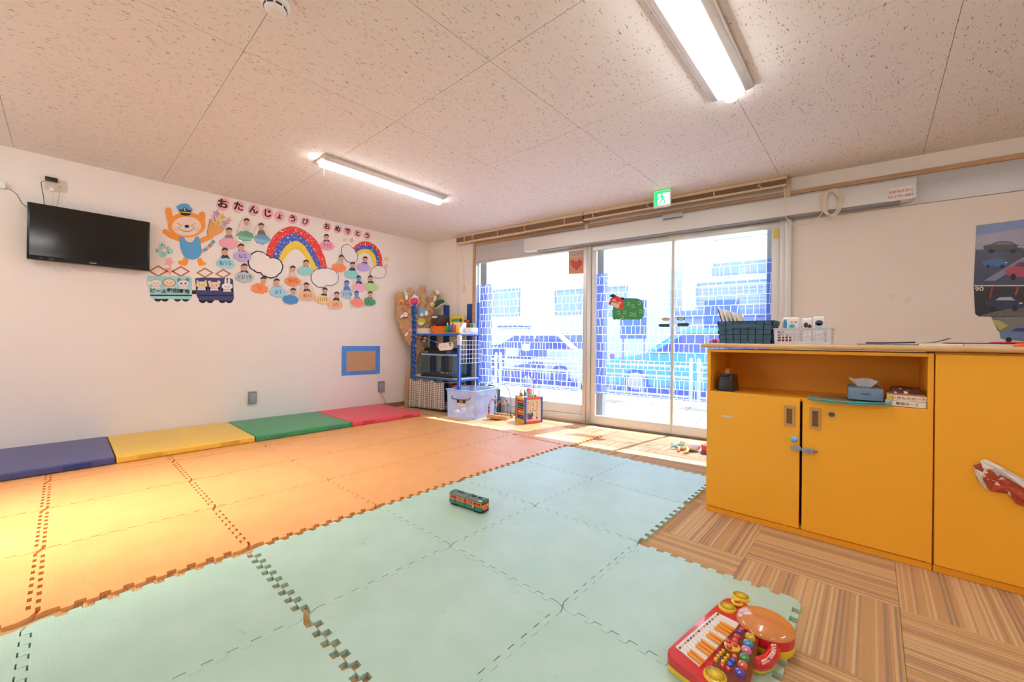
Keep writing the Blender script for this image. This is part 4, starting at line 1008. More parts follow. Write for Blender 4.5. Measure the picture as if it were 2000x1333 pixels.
# bouquet, butterfly, stars
bq = wall_thing('paper_bouquet', 'orange paper cone of flowers above the conductor arm', 'paper bouquet', *A2(850, 480))
cut('cone', m2([(788, 292), (850, 360), (960, 400), (930, 450), (850, 492), (770, 500), (752, 450)]), PAPER('#e6a45c'), bq, 1); wline(m2([(788, 292), (752, 450), (768, 500)]), .8, INK, bq, 2); wline(m2([(790, 296), (850, 352), (990, 405)]), .5, INK, bq, 2)
for (x, y, r, c_) in ((860, 228, 48, '#b9a3d4'), (835, 275, 46, '#f2b6b6'), (930, 268, 46, '#f2c94e'), (880, 335, 50, '#f2c94e'), (962, 345, 46, '#b9a3d4'), (1008, 305, 44, '#f4b8a8')):
    f = cut('flower', flower(*A2(x, y), r/6.06), PAPER(c_), bq, 2+(x % 3)); cut('flower_centre', ell(*A2(x+4, y+4), 2.0, 2.0, 12), M('#e59a7a', .6), f, 5)
bf = wall_thing('paper_butterfly', 'pale blue spotted paper butterfly beside the television', 'paper butterfly', *A2(245, 740))
for q in ((225, 610, 42, 38), (180, 665, 42, 34), (235, 715, 46, 34), (310, 670, 46, 38)): cut('wing', ell(*A2(q[0], q[1]), q[2]/6.06, q[3]/6.06, 20), PAPER('#a9dcd8'), bf, 1)
for (x, y, c_) in ((222, 602, '#3d8fa8'), (160, 667, '#b06ab8'), (210, 660, '#e8a0c0'), (235, 695, '#d47ab0'), (292, 660, '#7ac05a'), (295, 690, '#3d8fb8'), (240, 722, '#b8cc5a'), (330, 680, '#b8d858'), (255, 625, '#e8a8b8')): cut('spot', ell(*A2(x, y), 1.9, 1.9, 12), M(c_, .6), bf, 3)
wline(m2([(265, 640), (310, 625)]), .9, M('#e26a7a', .6), bf, 3, 'feeler'); wline(m2([(275, 650), (295, 605)]), .9, M('#e26a7a', .6), bf, 3, 'feeler')
for (lab, pt, r, c_) in (('pink paper star below the spotted butterfly', A2(302, 800), 11, '#f3b3a8'), ('pink paper star behind the light blue train roof', A2(305, 905), 10, '#f2b0a4'), ('yellow paper star left of the small rainbow top', A3(1410, 492), 5.2, '#f3cf7c'), ('coral paper star above the small rainbow left end', A3(1480, 500), 6, '#f3b09c'), ('yellow paper star at the right of the small rainbow', A3(1856, 702), 5, '#f0cd86'), ('pink paper star right of the small rainbow foot', A3(1856, 778), 5.2, '#f2bcae')):
    tag(cut('paper_star', star(pt[0], pt[1], r, 5, -1.2, .55), PAPER(c_), None, 0), lab, 'paper star', 'paper stars on the display wall')
# train carriages
def animal(p, cx, cy, kind, fill, win=None):
    c = lambda x, y: A2(cx+x, cy+y)
    if win: cut('carriage_window', m2([(cx-68, cy-30), (cx+62, cy-28), (cx+66, cy+66), (cx-60, cy+62)]), PAPER('#efe6df'), p, 1)
    body = cut('animal_body', [c(-52, 62), c(-38, 25), c(38, 25), c(54, 62)], M('#efe3da', .7), p, 2)
    if kind == 'lion':
        cut('mane', bumpy(*c(0, 0), 75/6.06, 52/6.06, 14, .08), M('#1f1a18', .7), p, 2); cut('mane', bumpy(*c(0, 0), 72/6.06, 49/6.06, 14, .08), M('#e3bd86', .7), p, 3)
    ears = {'elephant': [(-82, 0, 26, 32)], 'panda': [(-50, -42, 20, 20), (50, -42, 20, 20)], 'bear': [(-55, -34, 22, 22), (52, -34, 22, 22)], 'cat': [], 'rabbit': [(-18, -62, 14, 36), (22, -64, 14, 36)], 'lion': []}[kind]
    for ex_, ey, rx, ry in ears:
        cut('ear_outline', ell(*c(ex_, ey), rx/6.06+.35, ry/6.06+.35, 16), INK, p, 3); cut('ear', ell(*c(ex_, ey), rx/6.06, ry/6.06, 16), M('#8d8888' if kind == 'panda' else fill, .7), p, 4)
    if kind == 'cat':
        for s in (-1, 1): cut('ear', [c(s*62, -8), c(s*58, -62), c(s*22, -36)], M(fill, .7), p, 3)
    cut('head_outline', ell(*c(0, 0), 66/6.06+.35, 40/6.06+.35, 24), INK, p, 4)
    h_ = cut('animal_head', ell(*c(0, 0), 66/6.06, 40/6.06, 24), M(fill, .7), p, 5)
    for s in (-1, 1):
        if kind == 'panda': cut('eye_patch', ell(*c(s*24, 0), 2.1, 1.9, 12), M('#6d686a', .7), h_, 6)
        cut('eye', ell(*c(s*24, 2), .95, .95, 10), INK, h_, 7)
    cut('nose', ell(*c(0, 10), .6, .4, 8), INK, h_, 7); wline([c(-8, 16), c(0, 19), c(8, 16)], .35, INK, h_, 7, 'mouth')
def diamond(p, cx, cy, hw_, hh_, w, mat):
    o = [(cx-hw_, cy), (cx, cy-hh_), (cx+hw_, cy), (cx, cy+hh_)]; i_ = [(cx-hw_+w*1.6, cy), (cx, cy-hh_+w), (cx+hw_-w*1.6, cy), (cx, cy+hh_-w)]
    b = B(); y = YW-.0006
    f = lambda q: Vector((T(*A2(*q)).x, y, T(*A2(*q)).z))
    for k in range(4):
        j = (k+1) % 4; b.plate([f(o[k]), f(o[j]), f(i_[j]), f(i_[k])], (0, -.0009, 0))
    obj('pantograph', b, mat, p, smooth=False, world=True)
tr1 = wall_thing('paper_train_car', 'light blue paper train carriage with lettering', 'paper train', *A2(310, 1280), 'paper train carriages')
diamond(tr1, 175, 908, 118, 70, 20, PAPER('#c9613c')); diamond(tr1, 443, 912, 112, 65, 20, PAPER('#c9613c'))
for x in (172, 255, 405, 500): cut('wheel', ell(*A2(x, 1232), 46/6.06, 38/6.06, 20), INK, tr1, 0)
cut('body', m2([(48, 965), (540, 968), (566, 985), (575, 1005), (575, 1225), (560, 1242), (110, 1236), (85, 1215), (42, 985)]), PAPER('#a4d9dc'), tr1, 1); cut('stripe', m2([(78, 1188), (574, 1190), (574, 1206), (82, 1204)]), INK, tr1, 2)
animal(tr1, 150, 1050, 'elephant', '#f0e2da'); animal(tr1, 305, 1045, 'lion', '#f0d9b8'); animal(tr1, 472, 1055, 'panda', '#ece4e0')
wtext('ピース', *A2(172, 1148), 7.0, INK, tr1, 9, .03, 0, .92); wtext('和田町号', *A2(415, 1148), 7.1, INK, tr1, 9, .025, 0, .97)
tr2 = wall_thing('paper_train_car', 'dark blue paper train carriage with three animals in windows', 'paper train', *A2(850, 1290), 'paper train carriages')
diamond(tr2, 728, 928, 105, 62, 20, PAPER('#c07a48')); diamond(tr2, 944, 940, 98, 58, 20, PAPER('#c07a48'))
for x in (702, 790, 935, 1015): cut('wheel', ell(*A2(x, 1248), 46/6.06, 40/6.06, 20), INK, tr2, 0)
cut('coupling', m2([(572, 1135), (635, 1135), (635, 1180), (572, 1180)]), INK, tr2, 0)
cut('body', m2([(612, 992), (700, 984), (1030, 992), (1060, 1010), (1072, 1240), (1045, 1256), (670, 1250), (640, 1225), (628, 1180)]), PAPER('#3f4478'), tr2, 1); cut('stripe', m2([(632, 1188), (1066, 1190), (1068, 1208), (636, 1206)]), INK, tr2, 2)
animal(tr2, 688, 1072, 'cat', '#f0d6a8', 1); animal(tr2, 838, 1076, 'bear', '#f0cdbb', 1); animal(tr2, 990, 1090, 'rabbit', '#f0eceb', 1)
# rainbows
def chaik(p):
    for _ in range(2):
        q = [p[0]]
        for a, b_ in zip(p, p[1:]): q += [(a[0]*.75+b_[0]*.25, a[1]*.75+b_[1]*.25), (a[0]*.25+b_[0]*.75, a[1]*.25+b_[1]*.75)]
        p = q+[p[-1]]
    return p
def bandpx(name, A, Bq, mat, parent, lay=0):
    n = 44; A, Bq = chaik(A), chaik(Bq); y = YW-.0006-LAY*lay; f = lambda q: (T(*A3(*q)).x, y, T(*A3(*q)).z)
    b = B(); b.band([f(q) for q in resample(A, n)], [f(q) for q in resample(Bq, n)], (0, -.003, 0)); obj(name, b, mat, parent, smooth=False, world=True)
RR, RB, RY = mat_speckle('red_paper_scraps', '#e8392f'), mat_speckle('blue_paper_scraps', '#3a5fc0'), PAPER('#f0d24a')
rb = wall_thing('paper_rainbow', 'large paper rainbow of red, blue and yellow bands', 'paper rainbow', *A3(880, 820))
e1 = [(553, 690), (560, 600), (590, 520), (640, 440), (720, 375), (830, 340), (930, 365), (1030, 430), (1110, 510), (1160, 610), (1195, 700), (1215, 800)]
e2 = [(622, 690), (640, 610), (680, 530), (740, 465), (830, 424), (905, 432), (985, 490), (1050, 570), (1100, 670), (1160, 795)]
e3 = [(690, 705), (720, 620), (770, 555), (840, 508), (890, 500), (960, 545), (1010, 620), (1060, 710), (1110, 810)]
e4 = [(735, 742), (775, 660), (830, 605), (890, 590), (940, 630), (985, 690), (1030, 770), (1065, 832)]
bandpx('red_band', e1, e2, RR, rb); bandpx('blue_band', e2, e3, RB, rb); bandpx('yellow_band', e3, e4, RY, rb)
rs = wall_thing('paper_rainbow', 'small paper rainbow of red, blue and yellow bands', 'paper rainbow', *A3(1680, 800))
f1 = [(1492, 592), (1530, 540), (1600, 507), (1680, 515), (1750, 560), (1800, 640), (1815, 720), (1812, 795)]
f2 = [(1508, 608), (1560, 565), (1620, 545), (1680, 552), (1730, 595), (1770, 650), (1785, 720), (1783, 795)]
f3 = [(1528, 640), (1570, 600), (1630, 588), (1680, 600), (1720, 640), (1745, 690), (1750, 730), (1752, 795)]
f4 = [(1545, 672), (1590, 640), (1630, 630), (1670, 650), (1695, 690), (1710, 730), (1718, 770), (1720, 800)]
bandpx('red_band', f1, f2, RR, rs); bandpx('blue_band', f2, f3, RB, rs); bandpx('yellow_band', f3, f4, RY, rs)
def scallop(pts, amp):
    out = []; cx = sum(p[0] for p in pts)/len(pts); cy = sum(p[1] for p in pts)/len(pts)
    for i in range(len(pts)):
        a, b_ = pts[i], pts[(i+1) % len(pts)]; dx, dy = b_[0]-a[0], b_[1]-a[1]; q = math.hypot(dx, dy); nx, ny = dy/q, -dx/q
        if (a[0]+b_[0])/2*nx+(a[1]+b_[1])/2*ny-cx*nx-cy*ny < 0: nx, ny = -nx, -ny
        for k in range(5): t = k/5; s = math.sin(PI*t)*amp*q; out.append((a[0]+dx*t+nx*s, a[1]+dy*t+ny*s))
    return out
def cloud(lab, pts, lw):
    pts = m3(pts); cx = sum(p[0] for p in pts)/len(pts); cy = sum(p[1] for p in pts)/len(pts)
    c = wall_thing('paper_cloud', lab, 'paper cloud', cx, max(p[1] for p in pts), 'white paper clouds')
    o = scallop(pts, .14); i_ = []
    for x, y in o:
        q = math.hypot(x-cx, y-cy); i_.append((cx+(x-cx)*(1-lw/q), cy+(y-cy)*(1-lw/q)))
    cut('outline', o, INK, c, 4); cut('sheet', i_, PAPER('#f0e8e0'), c, 5)
cloud('white paper cloud with thick black outline under the large rainbow left foot', [(425, 622), (490, 618), (550, 650), (605, 690), (670, 695), (728, 748), (732, 815), (690, 870), (640, 905), (560, 900), (490, 855), (410, 822), (358, 765), (368, 690)], 2.4)
cloud('white paper cloud under the large rainbow right foot', [(1060, 842), (1120, 815), (1190, 802), (1260, 812), (1320, 850), (1338, 910), (1310, 968), (1210, 988), (1140, 1012), (1080, 980), (1040, 920)], 1.1)
cloud('white paper cloud at the small rainbow left foot', [(1372, 575), (1430, 540), (1485, 575), (1525, 625), (1546, 680), (1525, 735), (1450, 738), (1400, 690), (1370, 630)], 1.0)
cloud('white paper cloud at the small rainbow right foot', [(1682, 835), (1725, 788), (1790, 774), (1850, 815), (1845, 878), (1800, 908), (1730, 900), (1685, 880)], .8)
# birthday photographs
KID = [  # head, cloud centre, cloud colour, date, clothes, rot, label
 ((150, 400), (145, 532), '#f0a8b6', '', '#8a8488', 'photo over a pink cloud below the paper bouquet'),
 ((337, 300), (325, 455), '#3f8f5a', '', '#d4d2d0', 'laminated photo over a dark green cloud'),
 ((497, 350), (505, 490), '#4f86ac', '', '#6f6a6c', 'laminated photo over a steel blue cloud by the large rainbow'),
 ((280, 575), (295, 672), '#c4aee0', '6/2', '#3c3a40', 'photo over a lilac cloud dated 6/2'),
 ((105, 620), (110, 750), '#a6dbe6', '8/15', '#38383c', 'photo over a light blue cloud dated 8/15'),
 ((315, 790), (315, 900), '#b9c8c4', '12/19', '#2f3658', 'photo over a grey cloud dated 12/19'),
 ((525, 930), (480, 1022), '#f5925a', '1/', '#c8b8ae', 'photo over an orange cloud below the thick outlined cloud'),
 ((665, 950), (680, 1062), '#9cd4e8', '3/1', '#b8b4b2', 'photo over a light blue cloud right of the orange cloud below the thick outlined cloud'),
 ((845, 1052), (815, 1142), '#4a90cc', '', '#c9c4c6', 'laminated photo over a bright blue cloud in the lowest row'),
 ((840, 810), (840, 945), '#f58e56', '9/15', '#dccdb8', 'photo over an orange cloud dated 9/15 under the rainbow arch'),
 ((985, 745), (975, 832), '#9ad6d2', '', '#5a6a78', 'photo over a turquoise cloud under the rainbow arch'),
 ((985, 992), (1000, 1100), '#f2b888', '8/11', '#4a4446', 'laminated photo over a peach cloud dated 8/11'),
 ((1190, 1045), (1160, 1142), '#f0cd88', '11/13', '#34302e', 'photo over a yellow cloud dated 11/13'),
 ((1315, 1090), (1300, 1196), '#f0b888', '2/5', '#2f3448', 'laminated photo over a peach cloud in the lowest row'),
 ((1205, 465), (1210, 558), '#f2a0b4', '7/12', '#3c3a3c', 'photo over a pink cloud right of the large rainbow'),
 ((1365, 690), (1340, 797), '#f5905c', '', '#c9c2b8', 'photo over an orange cloud left of the small rainbow cloud'),
 ((1490, 765), (1480, 872), '#8ed4d0', '', '#34465c', 'photo over a turquoise cloud under the small rainbow left foot'),
 ((1625, 705), (1600, 792), '#c3a8e0', '', '#5a5a60', 'photo over a lilac cloud under the small rainbow arch'),
 ((1555, 912), (1560, 1012), '#f2aec0', '', '#4c3a38', 'laminated photo over a pink cloud right of the blue tinted photo'),
 ((1680, 912), (1690, 1005), '#b6e08a', '', '#3a3a3c', 'photo over a light green cloud below the small right cloud'),
 ((1425, 965), (1430, 1085), '#a9c8dc', '11/16', '#5a7fc4', 'blue tinted photo over a grey-blue cloud dated 11/16'),
 ((1530, 1078), (1540, 1176), '#f58a6a', '', '#7f9ac8', 'laminated blue tinted photo over a coral cloud'),
 ((1680, 1082), (1665, 1166), '#2f9a5c', '4/', '#8a8c90', 'laminated photo over a green cloud at the lower right'),
]
HAIR, SKIN = M('#2a2220', .6), M('#d9a689', .6)
GLOSS = lambda c: M(c, .32, var=.05, scale=15, coat=.08)
for k, (hd_, cl, col, date, clo, lab) in enumerate(KID):
    hx, hy = A3(*hd_); cx, cy = A3(*cl); s = 1.05-.28*(hx-430)/310
    r = wall_thing('birthday_photo', lab, 'photo', cx, cy+11*s, 'birthday photos on the display wall'); lay0 = 6+(k % 2)*4
    pap = GLOSS if 'laminated' in lab else PAPER
    if 'laminated' in lab:
        w_ = 17.5*s; cut('laminate', smoothp([(hx-8*s, hy-9*s), (hx+8*s, hy-9*s), (cx+w_, cy-4*s), (cx+w_*.9, cy+11.5*s), (cx-w_*.9, cy+11.5*s), (cx-w_, cy-4*s)], 2), LAMI if 'LAMI' in globals() else M('#ead9cc', .12), r, lay0-1, .0004)
    blue = 'blue tinted' in lab
    cut('torso', smoothp([(hx-5*s, hy+5*s), (hx+5*s, hy+5*s), (cx+10*s, cy-5*s), (cx+11*s, cy+1*s), (cx-11*s, cy+1*s), (cx-10*s, cy-5*s)], 2), M(clo, .6, var=.25, scale=120), r, lay0)
    f = cut('face', ell(hx, hy+1*s, 5.3*s, 6.5*s, 18), M('#6f93d0', .6) if blue else SKIN, r, lay0+1)
    cut('hair', [(hx+6.1*s*math.cos(a), hy-.8*s+6.4*s*math.sin(a)) for a in [PI+PI*i/12 for i in range(13)]]+[(hx+4.6*s, hy-2.0*s), (hx, hy-3.4*s), (hx-4.6*s, hy-1.8*s)], M('#31508f', .6) if blue else HAIR, f, lay0+2)
    for sx in (-1, 1): cut('eye', ell(hx+sx*1.8*s, hy+1*s, .45*s, .45*s, 8), INK, f, lay0+2, .0003)
    wline([(hx-1.4*s, hy+3.6*s), (hx, hy+4.1*s), (hx+1.4*s, hy+3.6*s)], .45*s, M('#9a4a42', .6), f, lay0+2, 'mouth')
    cut('cloud', bumpy(cx, cy, 16.5*s, 9.8*s, 8, .07, .3+k, .12), pap(col), r, lay0+2)
    if date: wtext(date, cx, cy, 8.6*s, M('#3c5a86', .6) if col[1] in 'abc9' else M('#8a4a38', .6), r, lay0+4, -.004, .12, .95, 'date')

# television, sockets and cables
tv = thing('television', 'black flat television on the wall', 'television', (.160, YW-.06, 1.575))
b = B(); b.box(-.366, .366, -.035, .02, 0, .455, .006); obj('housing', b, M('#0d0d0f', .25), tv)
b = B(); b.box(-.352, .352, -.0365, -.0345, .035, .442); obj('screen', b, M('#060607', .12), tv)
b = B(); b.box(-.12, .12, .02, .058, .1, .36, .004); obj('wall_bracket', b, BLACK, tv)
b = B(); b.box(-.022, .022, -.0368, -.0348, .014, .022); obj('badge', b, M('#8a8a8c', .4, .6), tv)
b = B(); b.box(-.30, -.285, -.0368, -.0348, .014, .018); b.box(-.25, -.22, -.0368, -.0348, .013, .017); obj('indicator', b, M('#6a6a6e', .4), tv)
def plate_px(name, lab, cat, x0, y0, x1, y1, col, th=.008, group=None):
    a, c = T(x0, y0), T(x1, y1); r = thing(name, lab, cat, ((a.x+c.x)/2, YW-.0005, min(a.z, c.z)), 0, group); w, h_ = abs(c.x-a.x)/2, abs(a.z-c.z)
    b = B(); b.box(-w, w, -th, 0, 0, h_, .003); obj('plate', b, M(col, .4), r); return r, w, h_
sp_, w, h_ = plate_px('wall_socket', 'beige double socket plate above the television', 'socket', 88, 349, 130, 377, '#d8cdb8')
b = B(); b.box(.18*w, .55*w, -.0095, -.0075, .35*h_, .55*h_, .001); obj('jack', b, M('#c2b7a2', .4), sp_)
ad = thing('power_adapter', 'black power adapter plugged in above the television', 'adapter', (sp_.location.x-.025, YW-.009, sp_.location.z+.065))
b = B(); b.box(-.035, .035, -.035, 0, 0, .032, .005); obj('body', b, BLACK, ad)
def cable(lab, pts, r, col, name='power_cable'): b = B(); b.tube([Vector(p) for p in pts], r, 6); return tag(obj(name, b, M(col, .5)), lab, 'cable')
def tpts(L, off=.02): return [T(x, y, off) for x, y in L]
cable('black cable looping from the adapter behind the television', tpts([(88, 354), (80, 356), (82, 370), (85, 384), (87, 402)], .025), .0022, '#1b1b1d')
cable('white cable from the plug behind the television', tpts([(101, 376), (101, 388), (99, 405)], .025), .004, '#ece8e0')
cable('grey aerial cable from the plate behind the television', tpts([(117, 365), (115, 385), (110, 406)], .02), .0025, '#c9c2b8')
b = B(); p = T(101, 370); b.box(p.x-.014, p.x+.014, YW-.03, YW-.009, p.z-.022, p.z+.012, .004); tag(obj('white_plug', b, M('#f0ece6', .4)), 'white plug in the plate above the television', 'plug')
cable('white cable loop hanging below the television', tpts([(108, 512), (107, 526), (118, 531), (135, 530), (143, 522), (142, 513)], .03), .003, '#e6d9cc')
rx = thing('wall_router', 'white box on the wall at the left edge', 'router', (T(-6, 369).x, YW-.001, T(0, 369).z))
b = B(); b.box(-.05, .045, -.03, 0, 0, .055, .006); obj('housing', b, WHITE, rx)
cable('black cable from the white wall box to the television', tpts([(10, 368), (20, 370), (33, 380), (42, 396), (52, 405)], .03), .0022, '#1b1b1d')
b = B(); hub = T(488, 766)
for (lab, x0, y0, x1, y1) in (('grey wall box above the yellow and green mats', 485, 765.5, 499.5, 788), ('grey wall box beside the brown paper tree', 738, 745.5, 749, 765)):
    r, w, h_ = plate_px('wall_socket', lab, 'socket', x0, y0, x1, y1, '#82858c', .03, 'grey weatherproof wall sockets')
    b = B(); b.box(-w*.8, w*.8, -.034, -.029, h_*.08, h_*.86, .002); obj('cover_flap', b, M('#9a9da4', .4), r)
cable('grey cable curling from the wall box to the floor', [T(744, 766, .02), T(747, 774, .03), T(752, 782, .045), Z(758, 795, .012), Z(768, 797.5, .010), Z(778, 797, .010), Z(788, 796, .010)], .007, '#c4bfb4')
# cardboard patch with blue masking tape
a, c = T(667, 675), T(741, 732); z0, z1 = .487, .872; x0, x1 = 2.398, 2.938
cp = thing('taped_patch', 'brown cardboard patch edged with blue masking tape', 'patch', ((x0+x1)/2, YW-.0008, z0))
w, h_ = (x1-x0)/2, z1-z0
b = B(); b.box(-w+.05, w-.05, -.004, 0, .04, h_-.045); obj('cardboard', b, M('#c39a72', .8), cp)
TAPE = M('#4f8fe0', .5, var=.18, scale=14)
for q in ((-w, w, 0, .052), (-w+.01, w-.004, h_-.068, h_), (-w, -w+.062, .004, h_-.004), (w-.066, w, .01, h_)):
    b = B(); b.box(q[0], q[1], -.0056-.0004*random.random(), -.0044, q[2], q[3]); obj('tape_strip', b, TAPE, cp)

# stickers and paper on the glass
def wcut(name, pts, mat, parent, off, th=.001):
    b = B(); q = []
    for px, py in pts: t, _, z = WP(px, py, off); q.append(P0+WD*t+WN*off+Vector((0, 0, z)))
    b.plate(q, WN*th); return obj(name, b, mat, parent, smooth=False, world=parent is not None)
def glass_thing(name, lab, cat, px, py, off): t, _, z = WP(px, py, off); return thing(name, lab, cat, wl(t, off, z), WRZ)
sh_ = glass_thing('paper_lion', 'green paper lion dancer with a red face on the door glass', 'paper figure', 1226, 626, .0065)
L5 = lambda X_, Y_: (1160+X_/10, 560+Y_/10)
g5 = lambda L: [L5(*p) for p in L]
wcut('body', smoothp(g5([(362, 400), (362, 600), (385, 655), (440, 640), (480, 650), (510, 635), (560, 655), (610, 640), (670, 650), (690, 640), (750, 652), (800, 640), (850, 650), (930, 640), (970, 580), (970, 420), (955, 300), (880, 235), (780, 230), (560, 230), (440, 300)]), 1), PAPER('#3f945c'), sh_, .0065)
for (x, y) in ((672, 345), (755, 390), (885, 330), (910, 490), (478, 515), (595, 510), (722, 545), (788, 555), (545, 605)):
    wcut('swirl', caps([L5(x+36*math.cos(a)*(1-.4*i/12), y+36*math.sin(a)*(1-.4*i/12)) for i, a in enumerate([-2.2+i*.42 for i in range(13)])], .38, 3), M('#d4e6c8', .7), sh_, .0078, .0006)
hd5 = wcut('head', g5([(330, 230), (430, 180), (590, 240), (555, 462), (280, 345)]), PAPER('#e2423e'), sh_, .0085)
wcut('ear', ell(*L5(370, 182), 6.0, 3.2, 18), INK, hd5, .0098); wcut('ear', ell(*L5(560, 235), 3.2, 2.6, 16), INK, hd5, .0098)
wcut('teeth', g5([(350, 300), (505, 350), (478, 432), (330, 372)]), PAPER('#e3d0b8'), hd5, .0098); wcut('nose', g5([(438, 292), (458, 335), (415, 322)]), PAPER('#e8b04a'), hd5, .0105)
for (x, y) in ((395, 270), (508, 318)): wcut('eye', ell(*L5(x, y), 3.4, 1.9, 14), M('#f0d8d0', .6), hd5, .0098); wcut('pupil', ell(*L5(x+10, y), .9, .9, 10), INK, hd5, .0106)
TOUCH = M('#17453c', .5)
for (lab, pts, el, ec) in (('dark green arrow sticker and beige oval on the left door leaf', [(1285, 636), (1289, 633), (1308, 633), (1308, 639), (1289, 639)], (1300.5, 624), '#d2b48c'), ('dark green arrow sticker and green ringed oval on the right door leaf', [(1323, 632), (1343, 631), (1347, 634.5), (1343, 638), (1323, 638)], (1330, 623), '#3f9a72')):
    r = glass_thing('door_sticker', lab, 'sticker', el[0], 640, .0065); wcut('arrow', pts, TOUCH, r, .0065); e_ = wcut('oval', ell(el[0], el[1], 8.2, 3.6, 22), M(ec, .5), r, .0065)
    if ec == '#3f9a72': wcut('oval_centre', ell(el[0], el[1], 5.2, 2.5, 18), M('#c9c4bc', .5), e_, .0078)
ae = glass_thing('glass_notice', 'orange heart notice on the fixed pane, seen from behind', 'notice', 1126, 535, .0)
wcut('sheet', [(1110.5, 489), (1141, 486), (1141, 534.5), (1110.5, 536)], M('#d98f6e', .5), ae, -.010); wcut('top_band', [(1110.5, 489), (1141, 486), (1141, 503), (1110.5, 505)], M('#c6b0a6', .5), ae, -.0088, .0006)
wcut('heart', [(1126, 529), (1115, 518), (1114, 511), (1119, 507.5), (1126, 512), (1132, 507), (1137, 511), (1136, 518)], M('#b8503c', .5), ae, -.0088, .0006)
c_ = WP(1126, 495, -.008); b = text_b('AED', .085, lambda u, v: P0+WD*(c_[0]+u)+WN*(-.0078)+Vector((0, 0, c_[2]+v)), .01, True); obj('lettering', b, M('#b49184', .6), ae, smooth=False, world=True)
b = B(); tn = [wl(*q) for q in ()]
pn = glass_thing('yellow_note', 'small yellow note on the right door stile', 'note', 1518, 470, .0215); wcut('sheet', [(1511, 449), (1522, 448), (1522, 466), (1511, 467)], PAPER('#d8d06a'), pn, .0215)
pn = glass_thing('taped_note', 'cream taped paper over the meeting of the door leaves', 'note', 1316, 466, .0215); wcut('sheet', [(1306, 458), (1328, 456), (1328, 464), (1306, 467)], PAPER('#e2d6b8'), pn, .0215)

# car poster on the wall to the right, torn at the lower left
def po(X_, Y_): return (1860+X_/4.757, 410+Y_/4.757)
ps = glass_thing('car_poster', 'torn poster of cars on the cream wall', 'poster', 1950, 662, .0006)
pf = lambda L: [po(*p) for p in L]
wcut('sheet', pf([(225, 148), (900, 60), (900, 1260), (560, 1210), (470, 1170), (420, 1120), (395, 1070), (362, 995), (245, 992), (212, 968), (197, 705)]), M('#4a4a58', .3), ps, .0006)
def pp(nm, L, col, o=.0018, **kw): return wcut(nm, pf(L), M(col, .3, **kw), ps, o, .0006)
pp('sky_print', [(226, 152), (900, 64), (900, 330), (640, 360), (218, 372)], '#9d9bb4', var=.28, scale=5); pp('sky_print', [(226, 152), (900, 64), (900, 130), (226, 240)], '#6f8ab8', .0026, var=.2, scale=4)
pp('ground_print', [(216, 372), (900, 350), (900, 690), (200, 702)], '#454a66', var=.3, scale=6); pp('road_print', [(290, 660), (660, 440), (700, 470), (400, 660)], '#8088b0', .0026)
pp('print_line', [(200, 702), (900, 700), (900, 709), (200, 711)], '#e6ddd6', .0026)
pp('night_print', [(202, 712), (900, 712), (900, 985), (250, 990), (214, 966)], '#2c2a30', var=.3, scale=8); pp('red_girder', [(345, 818), (368, 712), (378, 712), (356, 820)], '#b0443a', .0026); pp('red_girder', [(580, 790), (608, 705), (620, 705), (594, 795)], '#c04a40', .0026)
pp('pavement_print', [(280, 975), (480, 930), (900, 860), (900, 985), (250, 990)], '#6a6668', .0026, var=.4, scale=50)
pp('hill_print', [(366, 1000), (900, 990), (900, 1260), (560, 1208), (430, 1130)], '#7d7f82', var=.3, scale=7); pp('grass_print', [(370, 1020), (440, 1030), (520, 1075), (440, 1120), (400, 1075)], '#b4b46a', .0026, var=.2)
def poster_car(x, y, L, Hc, col, win):
    body = [(0, .55), (.02, .38), (.22, .30), (.36, .05), (.70, .03), (.86, .32), (.98, .42), (1, .62), (.96, .85), (.05, .85)]
    k = wcut('car_print', pf(smoothp([(x+L*u, y+Hc*v) for u, v in body], 2)), M(col, .25, var=.2, scale=25), ps, .0034, .0006)
    wcut('window_print', pf([(x+L*u, y+Hc*v) for u, v in [(.27, .31), (.39, .12), (.68, .10), (.80, .32)]]), M(win, .2), k, .0042, .0005)
    for u in (.22, .78): wcut('wheel_print', ell(*po(x+L*u, y+Hc*.83), L*.075/4.757, Hc*.17/4.757, 16), M('#17171a', .4), k, .0042, .0005)
    wcut('lamp_print', pf([(x+L*u, y+Hc*v) for u, v in [(.90, .45), (.98, .46), (.97, .54), (.88, .52)]]), M('#dfe6ee', .2), k, .0050, .0004)
poster_car(285, 285, 360, 120, '#3a3a40', '#6c6c78'); poster_car(280, 440, 235, 105, '#3f6cae', '#5a6478'); poster_car(495, 470, 330, 185, '#b04a64', '#4a4e60'); poster_car(300, 795, 360, 150, '#2c3a5e', '#a8b4c4'); poster_car(440, 1085, 380, 150, '#6a86b8', '#3a4c88')
c_ = WP(*po(250, 738), .004); b = text_b('90', .045, lambda u, v: P0+WD*(c_[0]+u)+WN*.0036+Vector((0, 0, c_[2]+v)), .01); obj('lettering', b, M('#e6e6ea', .5), ps, smooth=False, world=True)

# ================================================================== CORNER RACK
RBL = M('#2a5fb0', .5, var=.2, scale=14); RBD = M('#1f4c94', .5, var=.12, scale=10); PAINTW = M('#e6e4e2', .6)
rk = thing('corner_rack', 'blue painted wooden rack of stacked blocks in the corner', 'rack', wl(.63, .25, 0), WRZ)
RT, RO = .63, .25
def rb_(t0, t1, o0, o1, z0, z1): return (t0-RT, t1-RT, RO-o1, RO-o0, z0, z1)       # wall offsets to rack frame
def rkbox(name, mat, *q, bev=.003, parent=rk): b = B(); b.box(*rb_(*q), bev, 2); return obj(name, b, mat, parent)
